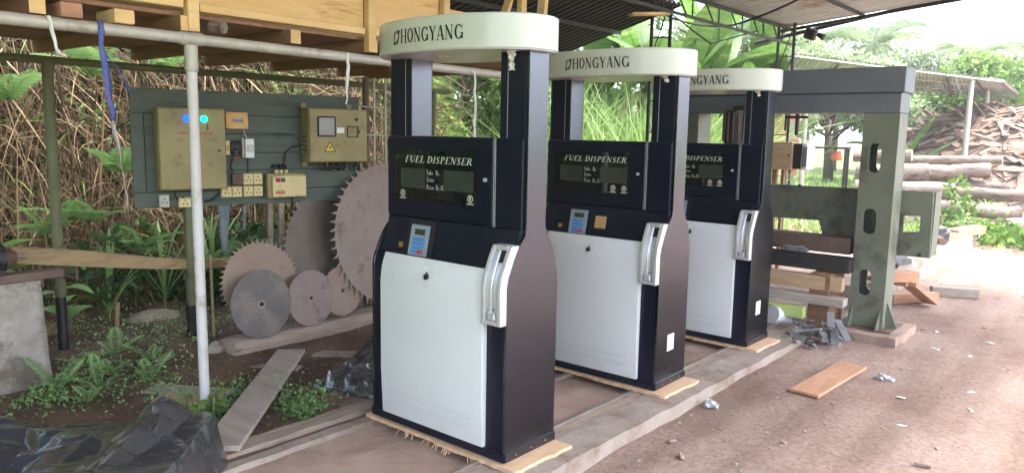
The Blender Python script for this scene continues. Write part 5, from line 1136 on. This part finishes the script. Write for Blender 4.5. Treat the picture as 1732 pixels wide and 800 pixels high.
for (x, y), lab in fl: fern(lab, (x, y, ground_z(x, y)), 6, random.uniform(.26, .44))
for x, y, z, lab, sc in ((-6.95, 2.65, .75, 'fern arching out of the bank left of the board', .95), (-7.0, 2.95, 1.15, 'fern high on the bank beside the upper left of the board', .9), (-6.9, 3.0, .45, 'fern low on the bank under the left board corner', .9), (-7.05, 2.35, .65, 'fern on the bank behind the mossy post', .8), (-7.3, 2.2, 1.75, 'fern at the top of the bank behind the ribbons', .9), (-7.2, 1.75, 2.0, 'fern near the top left corner under the loft', .9), (-7.4, 2.9, 2.0, 'fern above the top edge of the green board', .9), (-7.4, 3.6, 2.1, 'fern above the middle of the green board', .8), (-6.6, 3.9, .3, 'fern in the shade below the green board', .8), (-6.5, 3.5, .25, 'second fern in the shade below the green board', .7)):
    fern(lab, (x, y, z), 7, sc, lean=R(-25), name='bank_fern', group='ferns on the bank')
# creeping weeds on the soil
def weeds(name, label, spots, n, size):
    c = np.array(spots); i = RNG.integers(0, len(c), n); pos2 = c[i, :2]+RNG.normal(size=(n, 2))*c[i, 2:3]; z = gzv(pos2[:, 0], pos2[:, 1])
    ok = ~((pos2[:, 0] > -3.52)); pos2 = pos2[ok]; z = z[ok]; n = len(z)
    pos = np.stack([pos2[:, 0], pos2[:, 1], z+np.abs(RNG.normal(.0, .05, n))+.008], 1); v, f, r = leaves(pos, size, .55, -.15)
    return top(name, npmesh(name, v, f, 'fern_green', r), label, 'weeds', None, 'stuff')
weeds('weeds', 'low green weeds in the soil between the post and the dispenser', [(-5.3, 2.0, .22), (-4.9, 2.1, .2), (-4.35, 2.15, .12), (-4.05, 2.6, .1), (-3.9, 2.7, .09), (-4.3, 2.5, .1), (-4.1, 2.25, .08), (-3.75, 2.55, .06), (-5.8, 2.7, .25), (-6.0, 3.2, .3), (-6.3, 2.5, .3), (-4.0, 2.02, .1), (-5.0, 1.6, .15)], 5200, .026)
# brown leaf litter on the soil
n = 3800; x = RNG.uniform(-7.3, -3.55, n); y = RNG.uniform(1.5, 5.2, n); pos = np.stack([x, y, gzv(x, y)+.006], 1); v, f, r = leaves(pos, .05, .38, .0)
v = v.reshape(-1, 4, 3); v[:, :, 2] = pos[:, None, 2]+(v[:, :, 2]-pos[:, None, 2])*.25; v = v.reshape(-1, 3)
top('leaf_litter', npmesh('leaf_litter', v, f, 'litter', r), 'dead brown leaves and wood flakes on the dark soil', 'leaf litter', None, 'stuff')
# seedling by the post, broad leaved plants
def broad_plant(name, label, loc, nl, L, wd, m, cat='plant', group=None, stems=.2, up=.6):
    t = thing(name, label, cat, loc, random.uniform(0, 6), group)
    vs = []; N = 7
    for i in range(N+1):
        q = i/N; w_ = wd*math.sin(math.pi*min(.98, q*.9+.06))**.8; z = up*L*q*.6-.55*L*q*q
        vs += [(L*q, -w_, z+w_*.25), (L*q, 0, z), (L*q, w_, z+w_*.25)]
    fs = np.array([(3*i+j, 3*i+j+1, 3*i+4+j, 3*i+3+j) for i in range(N) for j in (0, 1)]); me = npmesh('leaf', np.array(vs), fs, m, np.linspace(.3, .9, len(vs)), True)
    MB().tube([(0, 0, -.05), (.01, 0, stems)], .008, 6).build('stem', 'banana_stem', t)
    for i in range(nl): inst('leaf', me, t, (0, 0, stems*(.3+.7*i/nl)), (0, R(random.uniform(-45, 0)), i*2.4+random.uniform(-.3, .3)), random.uniform(.7, 1.1))
broad_plant('seedling', 'bright seedling with pointed leaves just right of the scaffold post', (-4.0, 2.12, -.1), 9, .13, .035, 'leaf_mid', 'seedling', None, .16)
broad_plant('seedling', 'smaller seedling beside the leaning plank', (-3.93, 2.0, -.1), 7, .11, .03, 'leaf_mid', 'seedling', None, .1)
broad_plant('broadleaf_plant', 'bright broad leaved plant above the motor at the left', (-6.3, 1.72, .2), 6, .42, .09, 'leaf_mid', 'plant', None, .55)
broad_plant('broadleaf_plant', 'broad leaved plant with round leaves behind the sagging slab', (-6.25, 2.15, -.05), 6, .22, .08, 'fern_green', 'plant', None, .45)
# sword-leaf plants in the shade
for i, (x, y, lab) in enumerate(((-6.6, 3.1, 'strap leaved plant behind the board post'), (-6.55, 2.6, 'strap leaved plant on the bank foot left of the board'), (-6.7, 3.6, 'strap leaved plant in the dark under the sockets'))): broad_plant('strap_leaf_plant', lab, (x, y, 0), 11, .6, .018, 'fern_green', 'plant', 'strap leaved plants', .1, 2.2)
# tall grass stand seen through the dispenser openings
n = 8500; x = RNG.uniform(-9.8, -5.7, n); y = RNG.uniform(10.2, 14.0, n); base = np.stack([x, y, gzv(x, y)], 1)
dirn = unit(np.stack([RNG.normal(.05, .22, n), RNG.normal(0, .22, n), np.ones(n)], 1))
v, f, r = blades(base, dirn, RNG.uniform(1.5, 3.2, n), RNG.uniform(.009, .020, n), np.stack([RNG.normal(.05, .22, n), RNG.normal(0, .22, n), RNG.uniform(-.4, -.1, n)], 1), 5)
top('tall_grass', npmesh('tall_grass', v, f, 'grass_tall', r), 'tall bright green grass behind the middle dispenser', 'grass', None, 'stuff')
n = 9000; x = RNG.uniform(-10, -2.6, n); y = RNG.uniform(13.2, 30, n); ok = x < -3.0+.05*(y-13); x = x[ok]; y = y[ok]; n = len(x); base = np.stack([x, y, gzv(x, y)], 1)
v, f, r = blades(base, unit(np.stack([RNG.normal(0, .35, n), RNG.normal(0, .35, n), np.ones(n)], 1)), RNG.uniform(.15, .55, n), RNG.uniform(.010, .022, n), np.stack([RNG.normal(0, .2, n), RNG.normal(0, .2, n), -.3*np.ones(n)], 1), 3)
top('meadow_grass', npmesh('meadow_grass', v, f, 'grass_tall', r), 'short bright meadow grass beyond the portal', 'grass', None, 'stuff')
n = 1500; x = RNG.normal(-1.75, .8, n); y = RNG.normal(15.0, .55, n); ok = (y > 13.9); x = x[ok]; y = y[ok]; n = len(x)
pos = np.stack([x, y, gzv(x, y)+np.abs(RNG.normal(0, .16, n))], 1); v, f, r = leaves(pos, .13, .5, -.2)
top('verge_weeds', npmesh('verge_weeds', v, f, 'grass_green', r), 'green weeds at the foot of the log stack', 'weeds', None, 'stuff')
scrub('leafy_shoot', 'bright leafy shoot growing in front of the stacked logs', [(-2.55, 15.6, .35, .25), (-2.6, 15.6, .7, .22), (-2.4, 15.55, .15, .3)], 240, .11, 'grass_green', kind='stuff')
# banana plants
def banana_leaf(L, W_, droop, m, seed):
    rr = random.Random(seed); N = 16; vs = []; fs = []
    for i in range(N+1):
        q = i/N; wl = W_*(math.sin(math.pi*min(1, q*.93+.07))**.55)*(1 if q > .1 else q*8+.15); x = L*(q-.12*droop*q*q); z = L*(.28*q-droop*q*q*.72)
        vs += [(x, -wl, z-wl*.30+rr.uniform(-.02, .02)), (x, -wl*.5, z-.02), (x, 0, z-.04), (x, wl*.5, z-.02), (x, wl, z-wl*.30+rr.uniform(-.02, .02))]
    for i in range(N):
        for j in range(4):
            if j in (0, 3) and rr.random() < .12: continue
            fs.append((5*i+j, 5*i+j+1, 5*i+6+j, 5*i+5+j))
    for i in range(N):                     # raised midrib
        k = len(vs); a, b = vs[5*i+2], vs[5*i+7]; wq = .022*(1-i/N)+.004
        vs += [(a[0], -wq, a[2]+.012), (a[0], wq, a[2]+.012), (b[0], wq*.93, b[2]+.012), (b[0], -wq*.93, b[2]+.012)]; fs.append((k, k+1, k+2, k+3))
    me = npmesh('banana_leaf', np.array(vs), np.array(fs), m, None, True); return me
BL = [banana_leaf(1.8, .27, .55, 'banana_leaf', 1), banana_leaf(1.6, .25, .9, 'banana_leaf', 2), banana_leaf(1.9, .28, .35, 'banana_leaf', 3), banana_leaf(1.4, .2, 1.25, 'banana_dead', 4)]
def banana(label, x, y, h, nl, sc=1.0, dead=2):
    z = ground_z(x, y); t = thing('banana_plant', label, 'banana plant', (x, y, z), random.uniform(0, 6), 'banana plants behind the dispensers')
    MB().tube([(0, 0, -.1), (.03, .02, h*.5), (.02, 0, h)], [.17*sc, .13*sc, .06*sc], 12).build('stem', 'banana_stem', t, smooth=True)
    for i in range(nl):
        a = 2.4*i+random.uniform(-.3, .3); inst('leaf', BL[random.choice((0, 1, 2))], t, (0, 0, h-random.uniform(0, .25)), (random.uniform(-.25, .25), R(random.uniform(-68, -8)), a), sc*random.uniform(.75, 1.15))
    for i in range(dead): inst('dead_leaf', BL[3], t, (0, 0, h-.25), (0, R(random.uniform(10, 35)), random.uniform(0, 6)), sc*random.uniform(.7, 1))
for x, y, h, nl, sc, lab in ((-8.6, 12.6, 2.2, 9, 1.0, 'banana plant at the left behind the nearest canopy'), (-7.6, 13.0, 2.7, 10, 1.1, 'tall banana plant above the middle canopy left end'), (-6.6, 12.6, 2.5, 10, 1.05, 'banana plant right behind the black lattice post'), (-6.9, 14.6, 2.9, 10, 1.15, 'tall banana plant between the two roofs'), (-5.7, 13.4, 2.1, 9, .95, 'banana plant above the farthest canopy'), (-6.0, 15.6, 2.4, 9, 1.1, 'banana plant left of the grey lattice post'), (-9.6, 14.5, 3.0, 10, 1.2, 'banana plant farthest back on the slope'), (-8.2, 16.2, 2.8, 9, 1.2, 'banana plant behind the other bananas'), (-5.0, 21.5, .9, 7, .9, 'banana plant under the far shed'), (-3.0, 27.5, 2.0, 8, 1.2, 'banana plant showing right of the far shed posts'), (-6.6, 26.5, 1.2, 8, 1.0, 'banana plant left of the offcut heap')):
    banana(lab, x, y, h, nl, sc, 2 if x < -5.5 else 1)
# trees
def tree(label, x, y, hgt, rad, n, m, leaf=.28, trunk=.16, name='leafy_tree', flat=.8, group='trees in the background', seed=0, base=.35, barkm='bark'):
    rr = random.Random(seed); z0 = ground_z(x, y); t = thing(name, label, 'tree', (x, y, z0), 0, group)
    tm = MB(); tp = Vector((rr.uniform(-.3, .3), rr.uniform(-.3, .3), hgt*.62)); tm.tube([(0, 0, -.2), tp*.5+Vector((rr.uniform(-.1, .1), rr.uniform(-.1, .1), 0)), tp], [trunk*1.2, trunk*.85, trunk*.35], 9)
    ct = []
    for i in range(15):
        a = rr.uniform(0, 6.28); e = rr.uniform(-.15, 1); rr_ = rad*rr.uniform(.45, .95); c = Vector((math.cos(a)*rr_*math.sqrt(max(.1, 1-e*e*.6)), math.sin(a)*rr_*math.sqrt(max(.1, 1-e*e*.6)), hgt-rad*flat*1.0+e*rad*flat*.85)); ct.append((c.x, c.y, c.z, rad*rr.uniform(.22, .42)))
        s_ = tp*rr.uniform(base+.1, 1); tm.tube([s_, s_.lerp(c, .5)+Vector((0, 0, .1*rad)), c], [trunk*.3, trunk*.18, trunk*.06], 6)
    tm.build('trunk', barkm, t, smooth='all')
    c = np.array(ct); i = RNG.integers(0, len(c), n); d = unit(RNG.normal(size=(n, 3))); ru = RNG.uniform(.2, 1.05, (n, 1))**.55; pos = c[i, :3]+d*ru*c[i, 3:4]*np.array([1, 1, .75])
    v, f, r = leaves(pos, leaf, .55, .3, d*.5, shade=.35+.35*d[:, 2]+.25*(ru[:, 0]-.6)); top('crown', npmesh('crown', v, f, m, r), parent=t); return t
TR = [(-12.0, 9.5, 7, 2.6, 'leaf_mid', 'leafy tree on the slope left of the nearest canopy'), (-13.5, 13.5, 8, 3.2, 'leaf_mid', 'leafy tree on the slope behind the nearest dispenser'), (-11.5, 17.5, 8, 3.2, 'leaf_dark', 'darker tree behind the banana plants'), (-15, 22, 9, 3.6, 'leaf_mid', 'broad tree behind the banana plants'), (-11.2, 26, 6.2, 3.0, 'leaf_washed', 'glare-tinted tree behind the red wall'), (-13, 4.5, 7.5, 2.8, 'leaf_dark', 'dark tree on top of the bank at the far left'),
      (-15.2, 36, 7.4, 3.8, 'leaf_washed', 'glare-tinted tree above the roof corner'), (-12, 39, 7.6, 4.0, 'leaf_washed', 'glare-tinted rounded tree above the far shed left end'), (-8.6, 40, 7.4, 3.8, 'leaf_washed', 'glare-tinted tree above the middle of the far shed'), (-5.2, 44, 6.8, 3.6, 'leaf_washed', 'low glare-tinted tree above the right of the far shed'), (-2.3, 43, 6.0, 3.2, 'leaf_washed', 'low glare-tinted tree in the dip right of the shed'), (.6, 40, 7.6, 3.6, 'leaf_washed', 'taller tree at the right edge of the picture'), (3.4, 38, 9.2, 3.8, 'leaf_washed', 'big tree at the far right edge'),
      (-8.4, 27, 4.3, 2.5, 'leaf_washed', 'low bright tree behind the work table'), (-6.0, 30, 4.6, 2.6, 'leaf_mid', 'low tree behind the offcut heap, left'), (-2.0, 31, 4.0, 2.4, 'leaf_mid', 'low tree behind the offcut heap, right'), (.8, 30, 4.2, 2.6, 'leaf_washed', 'low tree at the right behind the heap'), (-10.3, 21.5, 3.6, 1.8, 'leaf_mid', 'bush beside the red wall')]
TR += [(-9.5, -3.5, 6.0, 2.6, 'leaf_mid', 'leafy tree on the bank left of the viewer'), (-6.5, -9, 6.2, 3.0, 'leaf_mid', 'leafy tree behind the viewer on the left'), (-1.5, -12, 6.2, 3.0, 'leaf_mid', 'leafy tree straight behind the viewer'), (-12, -8, 7, 3.2, 'leaf_dark', 'dark tree behind the viewer at the bank')]
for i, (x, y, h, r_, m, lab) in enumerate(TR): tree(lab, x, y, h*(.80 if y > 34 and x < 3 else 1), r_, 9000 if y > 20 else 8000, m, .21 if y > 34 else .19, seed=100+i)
for i, (x, y, h, r_, lab) in enumerate(((-9.2, 9.7, 2.6, 1.2, 'leafy shrub on the bank seen left in the nearest dispenser opening'), (-10.0, 11.4, 3.0, 1.5, 'leafy shrub on the bank seen right in the nearest dispenser opening'), (-11.3, 10.6, 3.4, 1.6, 'tall shrub on the slope above the bank'), (-8.6, 10.9, 2.4, 1.1, 'shrub at the edge of the tall grass'), (-9.6, 13.4, 3.0, 1.5, 'shrub behind the tall grass'), (-10.4, 8.4, 3.0, 1.5, 'shrub above the wooden loft on the bank'), (-6.6, -1.9, 2.8, 1.4, 'shrub behind the viewer, near the plastic sheet'), (-7.4, -4.2, 3.4, 1.7, 'shrub behind the viewer at the bank foot'), (-8.2, -2.6, 2.6, 1.5, 'shrub on the bank behind the viewer'), (-5.6, -4.4, 2.6, 1.3, 'low shrub behind the viewer in the grass'), (-3.2, -6.5, 3.2, 1.6, 'shrub behind the viewer in the grass'), (-.8, -6.8, 2.8, 1.5, 'shrub straight behind the viewer'))):
    tree(lab, x, y, h, r_, 3600, 'leaf_mid', .13, .06, 'leafy_shrub', .9, 'shrubs on the bank', 300+i)
# coconut palms
PL = []
def palm_leaf(L, seed):
    rr = random.Random(seed); vs = []; fs = []; rd = []; N = 26
    for i in range(N):
        q = (i+1)/N; x = L*q*(1-.12*q); z = L*(.35*q-.75*q*q); wl = .62*math.sin(math.pi*min(1, q*.85+.12))**.6
        for s in (-1, 1):
            k = len(vs); vs += [(x, 0, z), (x+.10+wl*.3, s*wl*.55, z-wl*.12), (x+wl*.5, s*wl, z-wl*.45-rr.uniform(0, .1)), (x+wl*.25, s*wl*.5, z-wl*.16)]; fs.append((k, k+1, k+2, k+3)); rd += [rr.uniform(.2, .9)]*4
    k = len(vs); vs += [(0, -.03, 0), (0, .03, 0), (L*.5, .02, L*(.175-.19)), (L*.5, -.02, L*(.175-.19))]; fs.append((k, k+1, k+2, k+3)); rd += [.3]*4
    return npmesh('palm_frond', np.array(vs), np.array(fs), 'leaf_washed', np.array(rd))
PL = [palm_leaf(2.3, 1), palm_leaf(2.0, 2)]
for x, y, h, lab in ((-11.6, 34, 5.5, 'coconut palm above the left end of the far shed'), (-9.3, 36, 5.7, 'coconut palm above the middle of the far shed'), (-6.6, 38, 5.2, 'coconut palm above the right half of the far shed')):
    t = thing('coconut_palm', lab, 'palm', (x, y, ground_z(x, y)), random.uniform(0, 6), 'palms in the background'); MB().tube([(0, 0, -.2), (.3, .1, h*.5), (.35, .2, h)], [.16, .12, .09], 8).build('trunk', 'bark_pale', t, smooth=True)
    for i in range(15): inst('frond', PL[i % 2], t, (.35, .2, h), (0, R(random.uniform(-55, 25)), i*2.4), random.uniform(.8, 1.1))

# ------------------------------------------------------------------ haze volume added for lens veil and washed-out distance
hm = bpy.data.materials.new('air'); hm.use_nodes = True; hn = hm.node_tree.nodes; hn.remove(hn['Principled BSDF'])
pv = hn.new('ShaderNodeVolumePrincipled'); pv.inputs['Color'].default_value = (.95, .97, 1, 1); pv.inputs['Density'].default_value = .0024; pv.inputs['Anisotropy'].default_value = .2
hm.node_tree.links.new(pv.outputs[0], hn['Material Output'].inputs['Volume']); M['air'] = hm
tag(MB().box(-470, 470, -140, 560, -2, 14).build('haze', 'air'), 'thin haze volume added to wash out the distance', 'haze', None, 'stuff')
